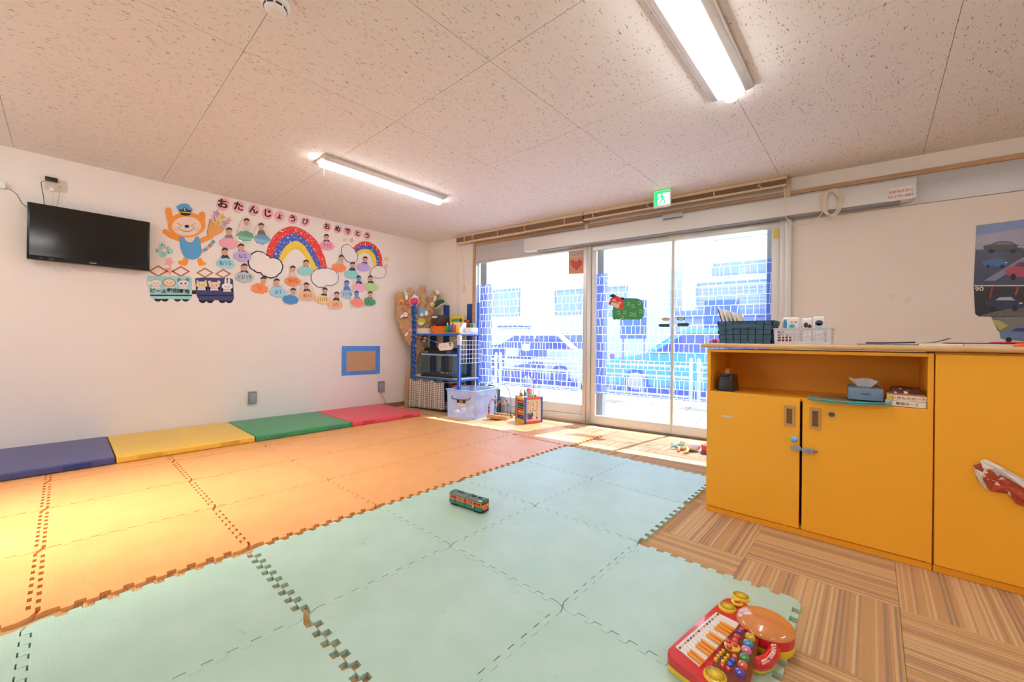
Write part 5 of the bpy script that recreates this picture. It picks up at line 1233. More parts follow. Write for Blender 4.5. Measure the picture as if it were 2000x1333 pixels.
# front-left post: a column of notched blocks
po_ = rkbox('post', RBD, .150, .196, .445, .480, .0, 1.49)
for i in range(21):
    z = .005+.071*i; h_ = .058
    blk = rkbox('block', RBL, .196, .236, .452, .486, z, z+h_, bev=.006, parent=po_)
    if i % 3 != 1:
        b = B(); b.box(*rb_(.2365, .2375, .455, .47, z+.01+.01*(i % 2), z+.03)); obj('paint_fleck', b, PAINTW, blk)
rkbox('post', RBL, 1.030, 1.076, .445, .480, .0, .90); rkbox('post_cap', PAINTW, 1.030, 1.076, .445, .480, .90, 1.031, bev=.002)
rkbox('post', RBL, 1.01, 1.035, .02, .055, .0, 1.49); rkbox('post', RBD, .15, .19, .02, .055, .0, 1.05)
for (a_, c_) in ((.335, .449), (.795, .927)): rkbox('back_board', RBD, a_, c_, .006, .019, .0, 1.482)
rkbox('back_board', RBD, .06, .17, .006, .019, .0, 1.05)
for z in (1.032, .432, .05):
    s = rkbox('shelf', M('#d9c9ac', .6), 0.16, 1.055, .06, .455, z, z+.018, bev=.002); rkbox('shelf_edge', RBL, .196, 1.030, .456, .478, z-.012, z+.016, bev=.003, parent=s)
    rkbox('side_rail', RBL, 1.055, 1.075, .06, .445, z-.012, z+.012, bev=.003, parent=s)
# wire grid panel on the right side
gp = thing('wire_panel', 'white wire grid panel hung on the rack right side', 'wire panel', wl(1.083, .26, .66), WRZ)
for i in range(8):
    b = B(); x = .02-.0+.06*i-.23; b.cyl((0, x, 0), (0, x, .30), .0022, seg=6); obj('wire', b, WHITE, gp)
for i in range(6):
    b = B(); z = .06*i; b.cyl((0, -.22, z), (0, .21, z), .0022, seg=6); obj('wire', b, WHITE, gp)
b = B(); b.cyl(wl(1.083, .487, .36), wl(1.08, .487, .98), .0022, seg=6); tag(obj('white_string', b, WHITE), 'white string hanging down the rack front post', 'string')
# cloth curtain on a string
cu = thing('checked_curtain', 'grey checked cloth curtain across the rack bottom', 'curtain', wl(.49, .514, .0), WRZ)
b = B(); nx, nz = 60, 14; V = []
for j in range(nz+1):
    row = []
    for i in range(nx+1):
        u = i/nx; t = .17+.66*u-.49; top = .415-.042*abs(math.sin(PI*u*3.0))*(1 if .15 < u else .6)-.02*(u > .9); zz = .022+.01*u+(top-.02)*j/nz
        row.append(b.bm.verts.new((t, -.016*math.sin(u*62)*(1-.35*j/nz)-.006*math.sin(u*23+j*.2), zz)))
    V.append(row)
for j in range(nz):
    for i in range(nx): b.bm.faces.new((V[j][i], V[j][i+1], V[j+1][i+1], V[j+1][i]))
co = obj('cloth', b, mat_gingham(), cu); co.modifiers.new('t', 'SOLIDIFY').thickness = .0015
b = B(); b.tube([(.17-.49, .002, .413), (.35-.49, 0, .41), (.6-.49, 0, .405), (.86-.49, .0, .40), (1.07-.49, .012, .413)], .0025, 6); obj('string', b, M('#c9b28a', .7), cu)
# things behind the curtain, right of it
b = B(); b.box(*[0, 0, 0, 0, 0, 0]) if False else None
def on_rack(name, lab, cat, t, off, z, parts, group=None, rz=0):
    r = thing(name, lab, cat, wl(t, off, z), WRZ+rz, group)
    for nm, bb, mt in parts: obj(nm, bb, mt, r)
    return r
b1 = B(); b1.box(-.02, .02, -.12, .12, 0, .29, .003); b2 = B(); b2.box(-.0215, -.0195, -.125, .125, -.0, .295, .002)
b3 = B(); b3.box(-.022, .022, -.124, -.119, .0, .293, .001)
on_rack('picture_book', 'orange picture book with a red edge under the rack shelf', 'book', .925, .30, .0685, [('cover', b1, M('#e8803c', .5)), ('spine', b3, M('#c23028', .5))])
b1 = B(); b1.box(-.05, .05, -.1, .1, 0, .3, .004); on_rack('dark_carton', 'dark brown carton behind the checked curtain', 'carton', .84, .28, .0685, [('carton', b1, M('#5a4030', .7))])
for k, (c_, z, lab) in enumerate((('#2f8a3a', .0685, 'green flat box on the rack bottom shelf'), ('#d9c8a4', .125, 'cream flat box on the green box in the rack'), ('#a83440', .175, 'red flat box on top of the pile in the rack'))):
    b1 = B(); b1.box(-.04, .04, -.13, .13, 0, .048, .003); on_rack('flat_box', lab, 'box', 1.00, .24, z, [('carton', b1, M(c_, .5))], 'flat boxes in the rack')
# aquarium on the middle shelf
aq = thing('aquarium', 'empty glass aquarium with a black lid on the middle shelf', 'aquarium', wl(.60, .27, .4505), WRZ)
tw, td_, th_ = .295, .15, .30
b = B(); b.box(-tw, tw, -td_, td_, 0, .035, .004); obj('base_frame', b, M('#1d1d20', .4), aq)
for q in ((-tw, tw, -td_, -td_+.004), (-tw, tw, td_-.004, td_), (-tw, -tw+.004, -td_+.004, td_-.004), (tw-.004, tw, -td_+.004, td_-.004)): b = B(); b.box(*q, .035, th_); obj('glass_side', b, TANK, aq)
b = B(); b.box(-tw-.004, tw+.004, -td_-.004, td_+.004, th_, th_+.022, .003); obj('rim', b, M('#8fb0d8', .3), aq)
b = B(); b.hexa([(-tw, -td_, th_+.022), (tw-.12, -td_, th_+.022), (-tw, td_, th_+.022), (tw-.12, td_, th_+.022), (-tw+.02, -td_+.05, th_+.105), (tw-.14, -td_+.05, th_+.105), (-tw+.02, td_, th_+.105), (tw-.14, td_, th_+.105)], .012); li = obj('lid', b, M('#17171a', .35), aq)
b = B(); b.box(-tw+.01, -tw+.12, -td_-.003, -td_+.03, th_+.024, th_+.06, .006); obj('lid_hatch', b, M('#5f646c', .4), li)
b = B(); b.box(-tw+.006, tw-.006, -td_+.006, td_-.006, .035, .05, .002); b.noise(.004, 3); obj('gravel', b, M('#3c3a38', .9, var=.5, scale=140), aq)
for k in range(9):
    b = B(); rr = random.Random(k); b.ball((-.10+.028*k+.02*rr.random(), -.06+.1*rr.random(), .052), (.014, .012, .009), 8, 6); obj('shell', b, M('#c9cfd0', .4), aq)
b = B(); b.box(-.17, -.13, td_-.05, td_-.008, .06, .27, .006); fl_ = obj('filter', b, M('#3a4048', .4), aq)
b = B(); b.cyl((-.15, td_-.06, .1), (-.15, td_-.06, .28), .008, seg=8); obj('filter_tube', b, M('#c8d8e0', .3), fl_)
b1 = B(); b1.box(-.045, .045, -.05, .05, 0, .025, .004); b2 = B(); b2.tube([(0, 0, .025), (-.02, -.02, .10), (.01, -.03, .14), (.03, -.01, .09), (.03, 0, .02)], .003, 6)
on_rack('air_pump', 'small pale air pump with a black lead beside the aquarium', 'pump', .235, .38, .4505, [('housing', b1, M('#d4cdc0', .5)), ('lead', b2, BLACK)])
# sign hung on a string
sg = thing('hanging_sign', 'cream rounded name sign hung on a string before the aquarium', 'sign', wl(.835, .495, .835), WRZ)
b = B(); b.plate([(x, 0, z) for x, z in caps([(-.125+.05, .035), (.125-.03, .052)], .05, 10)], (0, -.005, 0), .001); sp1 = obj('board', b, M('#eee2d4', .6), sg)
rn2 = random.Random(6)
for k in range(9):
    x_ = -.085+.016*k; z_ = .036+.0012*k; L2 = [(x_+rn2.uniform(-.006, .006), z_+rn2.uniform(-.009, .009)) for _ in range(3)]; b = B(); b.plate([(px, -.0052, pz) for px, pz in caps(L2, .0016, 3)], (0, -.0006, 0)); obj('ink_stroke', b, M('#6a6066', .6), sp1)
for (x, z, c_) in ((.09, .062, '#4a96b8'), (.105, .045, '#e0cc4a'), (.088, .085, '#6a4030')): b = B(); b.plate([(px, -.0052, pz) for px, pz in ell(x, z, .017, .014, 14)], (0, -.0008, 0)); obj('painted_spot', b, M(c_, .6), sp1)
b = B(); b.tube([(.19-.835, .005, .19), (.4-.835, 0, .155), (.62-.835, 0, .11), (.74-.835, 0, .085)], .002, 6); b.tube([(.93-.835, 0, .095), (1.08-.835, .004, .15)], .002, 6); obj('string', b, M('#d8c8ac', .7), sg)
# top shelf (z = 1.05)
TZ = 1.0505
b1 = B(); b1.box(-.12, .12, -.11, .11, 0, .075, .008); on_rack('cream_box', 'cream flat box at the left end of the rack top', 'box', .325, .33, TZ, [('carton', b1, M('#ece2d2', .6))])
ob = thing('orange_basin', 'orange plastic basin on the rack top shelf', 'basin', wl(.585, .33, TZ), WRZ)
ORP = M('#f07a28', .35); w0, w1, d0_, d1_, hh_ = .115, .145, .085, .105, .095
b = B()
rings = []
for (f, z, ins_) in ((0, .0, 0), (1, hh_, 0), (1, hh_, .006), (0, .006, .006)):
    a_, c_ = w0+(w1-w0)*f-ins_, d0_+(d1_-d0_)*f-ins_; pts = smoothp([(-a_, -c_), (a_, -c_), (a_, c_), (-a_, c_)], 2); rings.append([b.bm.verts.new((x, y, z)) for x, y in pts])
for A_, B_ in zip(rings, rings[1:]):
    for k in range(len(A_)): j = (k+1) % len(A_); b.bm.faces.new((A_[k], A_[j], B_[j], B_[k]))
b.bm.faces.new(rings[0][::-1]); b.bm.faces.new(rings[-1]); obj('bowl', b, ORP, ob)
b = B(); b.tube([(x, y, hh_) for x, y in smoothp([(-w1, -d1_), (w1, -d1_), (w1, d1_), (-w1, d1_)], 2)], .006, 8, True); obj('rim', b, ORP, ob)
b = B(); b.box(-.035, -.015, -d1_+.005, -d1_+.022, hh_-.02, hh_+.03, .004); obj('clip', b, M('#d8482a', .4), ob)
# purple wicker tub behind
wt = thing('dark_tub', 'dark brown woven tub with a label behind the orange basin', 'tub', wl(.445, .19, TZ+.100), WRZ)
b = B(); b.lathe([(.09, 0), (.115, .03), (.12, .13), (.115, .17), (.108, .17), (.105, .03)], seg=28); obj('body', b, M('#4a3338', .6, var=.4, scale=50, bump=.6, bscale=90), wt)
b = B(); b.box(-.05, .05, -.122, -.118, .125, .155, .001); obj('label', b, M('#e0d8cc', .6), wt)
b = B(); b.box(*rb_(.34, .55, .10, .215, TZ, TZ+.0995)); o = obj('shelf_riser', b, M('#8a7a68', .6), rk)
b1 = B(); b1.box(-.13, .13, -.008, .008, 0, .262, .002); b2 = []
yb = on_rack('yellow_activity_book', 'yellow activity book standing at the rack back', 'book', .70, .12, TZ, [('cover', b1, M('#f0cf4a', .5))])
for (x, z, w_, h_, c_) in ((-.02, .20, .08, .022, '#5aa84a'), (.075, .195, .03, .03, '#2f4f9a'), (-.07, .12, .03, .03, '#e08a3a'), (0, .1, .03, .025, '#6a4a38'), (-.05, .05, .03, .03, '#4a7ab8'), (.06, .1, .03, .03, '#e0603a')): b = B(); b.plate([(px, -.0085, pz) for px, pz in ell(x, z, w_, h_, 14)], (0, -.0006, 0)); obj('cover_print', b, M(c_, .5), yb)
b1 = B(); b1.box(-.07, .07, -.006, .006, 0, .20, .002); on_rack('brown_book', 'reddish brown book behind the yellow activity book', 'book', .82, .08, TZ, [('cover', b1, M('#b0623c', .5))])
b1 = B(); b1.box(-.085, .085, -.012, .012, 0, .165, .002); pkk = on_rack('coloured_pack', 'yellow, pink and blue pack in front of the activity book', 'pack', .79, .165, TZ, [('carton', b1, M('#f2dc5a', .5))])
for (x0_, x1_, z0_, z1_, c_) in ((-.06, .02, .085, .13, '#ee6a8a'), (.02, .075, .08, .14, '#5ab0d0'), (-.08, -.045, .10, .145, '#d8502a')): b = B(); b.box(x0_, x1_, -.0128, -.0119, z0_, z1_); obj('print_panel', b, M(c_, .5), pkk)
b1 = B(); b1.hexa([(-.11, -.06, 0), (.11, -.06, 0), (-.11, .09, 0), (.11, .09, 0), (-.05, .05, .15), (.12, .05, .15), (-.05, .09, .15), (.12, .09, .15)], .006); on_rack('grey_file_box', 'pale grey slanted file box behind the bowling pins', 'file box', .845, .31, TZ, [('body', b1, M('#d8d8e2', .45))])
b1 = B(); b1.box(-.15, .15, -.04, .04, 0, .012, .003); on_rack('wooden_tray', 'thin wooden tray under the coloured bottles', 'tray', .90, .435, TZ, [('board', b1, M('#c8945c', .6))])
for k, (c_, nm) in enumerate((('#2f9a4a', 'green'), ('#3a6ab8', 'blue'), ('#e2503e', 'red'), ('#f0d02a', 'yellow'))):
    r = thing('paint_bottle', '%s bottle standing on the thin wooden tray' % nm, 'bottle', wl(.815+.062*k, .435, TZ+.0125), WRZ, 'coloured bottles on the rack')
    b = B(); b.lathe([(.020, 0), (.024, .006), (.024, .085), (.021, .10), (.012, .106)], seg=18); obj('body', b, M(c_, .35), r)
    b = B(); b.lathe([(.009, .106), (.008, .125), (.004, .135)], seg=12); obj('nozzle', b, M('#e8e8e4', .4), r)
b1 = B(); b1.box(-.06, .06, -.02, .02, 0, .15, .004); b2 = B(); b2.box(-.05, .05, -.0212, -.0198, .07, .14); on_rack('white_green_pack', 'white and green pack at the right back of the rack', 'pack', .90, .046, TZ, [('carton', b1, M('#e0ece6', .5)), ('print_panel', b2, M('#5aa878', .5))])
b1 = B(); b1.box(-.07, .07, -.08, .08, 0, .085, .004); on_rack('white_box', 'small white box at the right end of the rack top', 'box', .985, .160, TZ, [('carton', b1, M('#ece6dc', .6))])

# ================================================================== BROWN PAPER TREE
TA, TB = T(775, 640, .13), P0+WD*.30+WN*.15
TNn = Vector((TB.y-TA.y, -(TB.x-TA.x), 0)).normalized()
def TP(px, py, push=0.0):
    p = PL(px, py, Vector((TA.x, TA.y, 0)), TNn); return p+TNn*push
if TNn.dot(CAM-TA) < 0: TNn = -TNn
tree = thing('paper_tree', 'brown crumpled paper tree in the corner behind the rack', 'paper tree', (3.34, 4.99, 0))
b = B(); rn = random.Random(11)
def limb(pts, rpx, seg=12):
    P = [TP(x, y) for x, y in pts]; Q = []; R = []
    for i in range(len(P)-1):
        for k in range(4):
            t = k/4; Q.append(P[i].lerp(P[i+1], t)); R.append((rpx[i]*(1-t)+rpx[i+1]*t))
    Q.append(P[-1]); R.append(rpx[-1])
    R = [max(.02, r/104)*(1+.10*(rn.random()-.5)) for r in R]
    b.tube(Q, .05, seg, rs=R)
limb([(781, 572), (783, 590), (786, 615), (797, 645), (812, 668), (822, 688)], [5.5, 6.5, 9, 11, 10, 8])
limb([(803, 562), (801, 580), (802, 610), (805, 645), (812, 670)], [4.5, 6, 10, 13, 11])
limb([(827, 558), (825, 575), (823, 600), (818, 635), (816, 665)], [5, 6.5, 10, 13, 10])
limb([(852, 572), (846, 590), (838, 615), (828, 645), (820, 672)], [6, 7, 9, 11, 9])
for v in b.bm.verts:                          # leans flat into the corner
    dd_ = (v.co-TA).dot(TNn); v.co -= TNn*dd_*.50; v.co -= TNn*.02
for v in b.bm.verts:
    v.co += Vector((rn.uniform(-1, 1), rn.uniform(-1, 1), rn.uniform(-1, 1)))*.006
tp_ = obj('crown', b, KRAFT, tree, world=True)
rm = tp_.modifiers.new('r', 'REMESH'); rm.mode = 'VOXEL'; rm.voxel_size = .009; rm.use_smooth_shade = True
tx = bpy.data.textures.new('crumple', 'CLOUDS'); tx.noise_scale = .05; dm = tp_.modifiers.new('d', 'DISPLACE'); dm.texture = tx; dm.strength = .042; dm.mid_level = .5
b = B(); b.tube([Vector((3.335, 5.02, .0)), Vector((3.335, 5.02, .25)), Vector((3.36, 5.0, .52)), TP(815, 690, -.02)], .035, 14, rs=[.043, .041, .045, .06]); b.noise(.002, 4); obj('trunk', b, KRAFT, tree, world=True)
# fruit and animals of paper pinned on the tree
def pin(lab, name, px, py, pieces, cat='paper cutout'):
    c = TP(px, py, .055); r = thing(name, lab, cat, c, 0, 'paper cutouts on the paper tree')
    for k, (nm, pts, col) in enumerate(pieces):
        bb = B(); bb.plate([TP(x, y, .055+.002*k) for x, y in pts], TNn*.0012); obj(nm, bb, M(col, .6), r, smooth=False, world=True)
Q7 = lambda x, y: (770+x/8.887, 550+y/8.887)
q7 = lambda L: [Q7(*p) for p in L]
e7 = lambda x, y, rx_, ry_: ell(*Q7(x, y), rx_/8.887, ry_/8.887, 16)
pin('pink melon slice of paper near the tree top', 'paper_fruit', *Q7(330, 350), [('slice', e7(330, 355, 90, 80), '#f0d8d8'), ('flesh', e7(330, 358, 78, 68), '#d8405e'), ('blossom', q7([(260, 310), (330, 235), (420, 290), (330, 280)]), '#efe6e2')])
pin('dark green striped paper leaf on the right branch', 'paper_leaf', *Q7(770, 390), [('rim', smoothp(q7([(665, 455), (700, 370), (770, 312), (860, 325), (862, 400), (800, 405), (730, 470), (690, 480)]), 2), '#efeae2'), ('leaf', smoothp(q7([(665, 445), (700, 365), (770, 315), (855, 325), (850, 385), (795, 390), (720, 455), (690, 470)]), 2), '#2f5a3a')])
pin('white paper rabbit with red hood on the left branch', 'paper_rabbit', *Q7(160, 590), [('hood', smoothp(q7([(130, 560), (190, 528), (232, 560), (228, 625), (180, 645), (130, 620)]), 2), '#b8324a'), ('face', e7(180, 580, 40, 42), '#f2eeea'), ('ear', smoothp(q7([(72, 640), (120, 570), (160, 590), (120, 630)]), 2), '#f2eeea'), ('eye', e7(165, 578, 6, 6), '#2a2222'), ('eye', e7(195, 578, 6, 6), '#2a2222')])
pin('orange paper flower on the left branch', 'paper_flower', *Q7(115, 350), [('petals', flower(*Q7(115, 350), 6), '#f0a84a'), ('centre', e7(105, 375, 16, 16), '#8a5a2a')])
pin('red paper fish below the orange flower', 'paper_fish', *Q7(165, 475), [('body', smoothp(q7([(130, 470), (170, 430), (205, 470), (185, 510), (145, 500)]), 2), '#ee5a42')])
pin('small red paper berry beside the pink melon slice', 'paper_berry', *Q7(215, 370), [('berry', e7(215, 372, 34, 34), '#e6533c')])
pin('white spotted paper bird high on the left branch', 'paper_bird', *Q7(195, 255), [('body', smoothp(q7([(170, 165), (205, 200), (225, 300), (205, 335), (170, 310), (185, 245)]), 2), '#ecebe8'), ('spot', e7(200, 235, 8, 8), '#4a4a4e')])
pin('white paper mask on the right branch tip', 'paper_mask', *Q7(730, 195), [('mask', smoothp(q7([(685, 160), (740, 150), (770, 205), (740, 240), (700, 220)]), 2), '#f0e4da')])
pin('white paper tag with writing on the right branch', 'paper_tag', *Q7(690, 300), [('tag', smoothp(q7([(660, 270), (700, 245), (722, 290), (690, 360), (662, 350)]), 2), '#efe6e0'), ('mark', caps(q7([(672, 285), (695, 290)]), .3), '#6a6060')])
pin('yellow paper daisy on the right branch', 'paper_flower', *Q7(645, 410), [('petals', flower(*Q7(640, 400), 5), '#efe2c8'), ('centre', e7(650, 420, 22, 24), '#f0b83a')])
pin('light blue paper square with white figure behind the rack post', 'paper_square', *Q7(455, 540), [('sheet', q7([(400, 560), (430, 465), (530, 480), (500, 610), (395, 600)]), '#6aa6d0'), ('figure', smoothp(q7([(425, 600), (450, 540), (490, 560), (480, 620)]), 1), '#efece8')])
pin('white round paper face beside the blue square', 'paper_face', *Q7(535, 555), [('face', e7(535, 555, 32, 45), '#eceef2')])  # a round white face cut from paper
pin('yellow-green paper lemon above the cream box', 'paper_fruit', *Q7(465, 700), [('rind', smoothp(q7([(375, 690), (430, 640), (500, 645), (535, 700), (480, 760), (400, 745)]), 2), '#d8c83a'), ('bottom', smoothp(q7([(385, 720), (520, 710), (470, 770), (410, 760)]), 2), '#ece8d8')])
pin('black and white paper cow below the top shelf', 'paper_cow', *Q7(500, 1000), [('body', e7(505, 1000, 62, 62), '#3a3a3e'), ('patch', e7(520, 980, 28, 24), '#e8e6e2'), ('patch', e7(500, 1035, 34, 20), '#dedcd8')])
pin('small white paper bird low on the trunk', 'paper_bird', *Q7(195, 915), [('body', smoothp(q7([(155, 965), (190, 890), (235, 880), (215, 935)]), 2), '#f0ece8')])
pin('pink paper square beside the rack post', 'paper_square', *Q7(258, 848), [('sheet', q7([(230, 865), (235, 820), (285, 825), (290, 870)]), '#ee9a86')])

# ================================================================== TOYS BY THE WINDOW
# clear storage box
bx0, bx1 = Z(874.4, 813, 0), Z(928.8, 820.5, 0)
ax = (bx1-bx0); Lw = ax.length; ang = math.atan2(ax.y, ax.x)
sb_ = thing('storage_box', 'clear blue-tinted plastic storage box on the floor', 'storage box', (bx0.x, bx0.y, .0005), ang)
CLR = mat_plastic_clear('clear_blue_plastic', '#d3e2f7', .46); Dp = .46; Hb = .34
def taper(x, y, z, f=.035): return (Lw/2+(x-Lw/2)*(1+f*z/Hb), Dp/2+(y-Dp/2)*(1+f*z/Hb), z)
def panel(name, q, vec): b = B(); b.plate([taper(*p) for p in q], vec); return obj(name, b, CLR, sb_)
panel('front', [(0, 0, 0), (Lw, 0, 0), (Lw, 0, Hb), (0, 0, Hb)], (0, .003, 0)); panel('back', [(0, Dp, 0), (Lw, Dp, 0), (Lw, Dp, Hb), (0, Dp, Hb)], (0, -.003, 0))
panel('end', [(0, 0, 0), (0, Dp, 0), (0, Dp, Hb), (0, 0, Hb)], (.003, 0, 0)); panel('end', [(Lw, 0, 0), (Lw, Dp, 0), (Lw, Dp, Hb), (Lw, 0, Hb)], (-.003, 0, 0)); panel('bottom', [(0, 0, 0), (Lw, 0, 0), (Lw, Dp, 0), (0, Dp, 0)], (0, 0, .003))
b = B(); b.tube([taper(x, y, Hb, .05) for x, y in ((-.004, -.004), (Lw+.004, -.004), (Lw+.004, Dp+.004), (-.004, Dp+.004))], .008, 8, True); obj('rim', b, M('#a9cdf0', .25), sb_)
b = B(); b.tube([(Lw*.18, -.012, .262), (Lw*.20, -.03, .235), (Lw*.5, -.034, .225), (Lw*.8, -.03, .235), (Lw*.84, -.012, .265)], .006, 8); obj('handle', b, M('#3c4654', .4), sb_)
b = B(); b.box(Lw*.36, Lw*.66, -.0135, -.006, .185, .222, .001); lb_ = obj('label', b, M('#26262a', .5), sb_)
b = text_b('S75', .034, lambda u, v: Vector((Lw*.51+u, -.0142, .203+v)), .01); obj('lettering', b, WHITE, lb_)
b = B(); b.box(Lw*.36, Lw*.66, -.0122, -.006, .145, .183, .001); obj('label', b, M('#d8c4b4', .6), sb_)
MB_ = parent_world(sb_)
for k, (x, y, rx_, rz_, c_, nm) in enumerate(((.16, .08, .05, .035, '#efe8c8', 'cream'), (.42, .07, .055, .05, '#b9b2ae', 'grey'), (.64, .07, .035, .03, '#e07a8a', 'pink'), (.84, .08, .042, .075, '#8a5a5e', 'brown'), (.80, .22, .04, .07, '#e89aae', 'rose'), (.40, .27, .07, .05, '#6aa0d8', 'blue'))):
    x *= Lw
    b = B(); p = MB_ @ Vector((x, y+.02, .004+rz_)); b.ball(p, (rx_*.8, rx_*.8, rz_), 14, 10); tag(obj('soft_toy', b, M(c_, .8, var=.2)), '%s soft toy inside the clear storage box' % nm, 'soft toy', 'soft toys in the storage box')
b = B(); p = wl(1.50, .10, .0); 
bag = thing('black_case', 'black case with a handle behind the storage box', 'case', wl(1.28, .07, .0005), WRZ)
b = B(); b.box(-.10, .14, -.03, .03, 0, .315, .012); obj('body', b, M('#202226', .5), bag); b = B(); b.tube([(-.05, 0, .312), (-.05, 0, .345), (-.035, 0, .358), (.035, 0, .358), (.05, 0, .345), (.05, 0, .312)], .008, 8); obj('handle', b, M('#2a2c32', .4), bag)
# bead maze
m0, m1 = Z(950.4, 817, 0.016), Z(987.6, 821.6, 0.016); mx_ = m1-m0; Lm = mx_.length
bm_ = thing('bead_maze', 'small wooden bead maze with looping wires', 'bead maze', (m0.x, m0.y, .0160), math.atan2(mx_.y, mx_.x))
WOODL = M('#cf9a5e', .5, var=.1)
for (y0_, y1_) in ((0, .03), (.16, .19)): b = B(); b.box(0, Lm, y0_, y1_, 0, .045, .005); obj('base_bar', b, WOODL, bm_)
b = B(); b.box(.02, Lm-.02, .02, .17, .0, .02, .003); obj('base_board', b, M('#dcb47e', .5), bm_)
def arc(x0, x1, y, h_, n=16, wob=0, y2=None): return [(x0+(x1-x0)*(.5-.5*math.cos(PI*i/n)), y+((y2-y) if y2 is not None else 0)*i/n+wob*math.sin(4*PI*i/n), .03+h_*math.sin(PI*i/n)**.55) for i in range(n+1)]
wires = [(arc(.02, Lm*.45, .02, .20), '#3a4a8a'), (arc(.05, Lm*.95, .10, .38, y2=.15), '#4a5a78'), (arc(Lm*.35, Lm*.75, .03, .22, wob=.015), '#4a6a9a'), (arc(Lm*.5, Lm*.98, .05, .24), '#3a5a9a'), (arc(.03, Lm*.9, .16, .16, wob=.02), '#4a8a5a')]
for P_, c_ in wires: b = B(); b.tube(P_, .0035, 6); obj('wire', b, M(c_, .3), bm_)
BC = ['#e0442e', '#2f5fb8', '#f0c028', '#2f9a4a', '#e8803a', '#c83a5a']
def bead(p, r, c_, par): b = B(); b.ball(p, r, 12, 8); obj('bead', b, M(c_, .3), par)
for k in range(7): bead((.02, .02, .045+.021*k), (.014, .014, .011), BC[[2, 0, 1, 0, 1, 4, 4][k]], bm_)
for k, (wi, ti) in enumerate(((0, 9), (0, 12), (2, 2), (2, 4), (3, 3), (3, 12), (4, 3), (4, 6), (4, 9), (4, 12), (1, 2))): bead(wires[wi][0][ti], .0135, BC[k % 6], bm_)
# activity cube
c0, c1, c2_ = Z(1025, 829, .016), Z(993, 823.6, .016), Z(1059.8, 825.6, .016)
vl, vr = (c1-c0), (c2_-c0); sd = .275
ang = math.atan2(vr.y, vr.x)
ac = thing('activity_cube', 'wooden activity cube with blue edges and a wire maze on top', 'activity cube', (c0.x, c0.y, .0160), ang)
el_ = vr.length; dl_ = vl.length; Hc = .30
EDG, PNL, YLP, RDP = M('#2f66c0', .4), M('#ead6b4', .5, var=.04), M('#f0cc2e', .4), M('#e8606a', .4)
e_ = .022
for (x, y) in ((0, 0), (el_-e_, 0), (0, dl_-e_), (el_-e_, dl_-e_)): b = B(); b.box(x, x+e_, y, y+e_, 0, Hc, .004); obj('corner_post', b, EDG, ac)
for z in (0, Hc-.028):
    for (q, mt) in (((e_, el_-e_, .002, .016), RDP), ((e_, el_-e_, dl_-.016, dl_-.002), RDP), ((.002, .016, e_, dl_-e_), YLP), ((el_-.016, el_-.002, e_, dl_-e_), YLP)): b = B(); b.box(*q, z, z+.028, .003); obj('edge_rail', b, mt, ac)
b = B(); b.box(.02, el_-.02, .02, dl_-.02, Hc-.022, Hc-.012); obj('top_board', b, PNL, ac)
b = B(); b.box(e_, el_-e_, .006, .012, .028, Hc-.028); fpn = obj('maze_panel', b, PNL, ac)
b = B(); b.box(e_, el_-e_, dl_-.012, dl_-.006, .028, Hc-.028); obj('side_board', b, PNL, ac); b = B(); b.box(el_-.012, el_-.006, e_, dl_-e_, .028, Hc-.028); obj('side_board', b, PNL, ac)
for fr in ((e_, e_+.018, .028, Hc-.028), (dl_-e_-.018, dl_-e_, .028, Hc-.028), (e_, dl_-e_, .028, .045), (e_, dl_-e_, Hc-.045, Hc-.028)): b = B(); b.box(.004, .016, fr[0], fr[1], fr[2], fr[3], .002); obj('frame_strip', b, M('#c99656', .5), ac)
b = B(); b.box(.06, .066, e_, dl_-e_, .028, Hc-.028); obj('recess_back', b, M('#7a4a26', .6), ac)
for k, c_ in enumerate(['#2f56a8', '#f07a2a', '#f2c62e', '#e0402e', '#2f8f4a', '#2f56a8', '#f0702a']):
    z = .055+.028*k; b = B(); b.box(.012, .040, e_+.022+.008*abs(math.sin(k*2)), dl_-e_-.022-.006*abs(math.sin(k)), z, z+.020, .004); obj('abacus_bar', b, M(c_, .4), ac)
SL = M('#2b2320', .6)
for pts in ([(.20, .245), (.24, .245), (.24, .22), (.20, .22), (.20, .19), (.24, .19), (.24, .165), (.21, .165), (.21, .14)], [(.42, .245), (.42, .215), (.46, .215), (.46, .17), (.42, .17)], [(.60, .245), (.66, .225), (.60, .205), (.66, .185), (.60, .165)], [(.40, .125), (.45, .115), (.40, .10), (.46, .085), (.40, .07), (.45, .05)], [(.60, .12), (.66, .10), (.60, .08), (.64, .06), (.60, .05), (.66, .05)], [(.30, .145), (.66, .145)], [(.33, .245), (.33, .12)]):
    b = B(); b.plate([(el_*(u*1.25-.10), .0058, z) for u, z in caps(pts, .004 if len(pts) > 2 else .0022, 3)], (0, -.0010, 0)); obj('groove', b, SL, fpn)
for k in range(8): a_ = 2*PI*k/8; b = B(); b.ball((el_*.27+.030*math.cos(a_), .0, .085+.034*math.sin(a_)), (.012, .009, .012), 10, 8); obj('gear_bead', b, M(BC[k % 6], .35), fpn)
b = B(); b.lathe([(.026, 0), (.026, .012)], (el_*.27, .004, .085), 18, Matrix.Rotation(PI/2, 3, 'X')); obj('gear', b, M('#2f56a8', .4), fpn)
TOPZ = Hc-.012
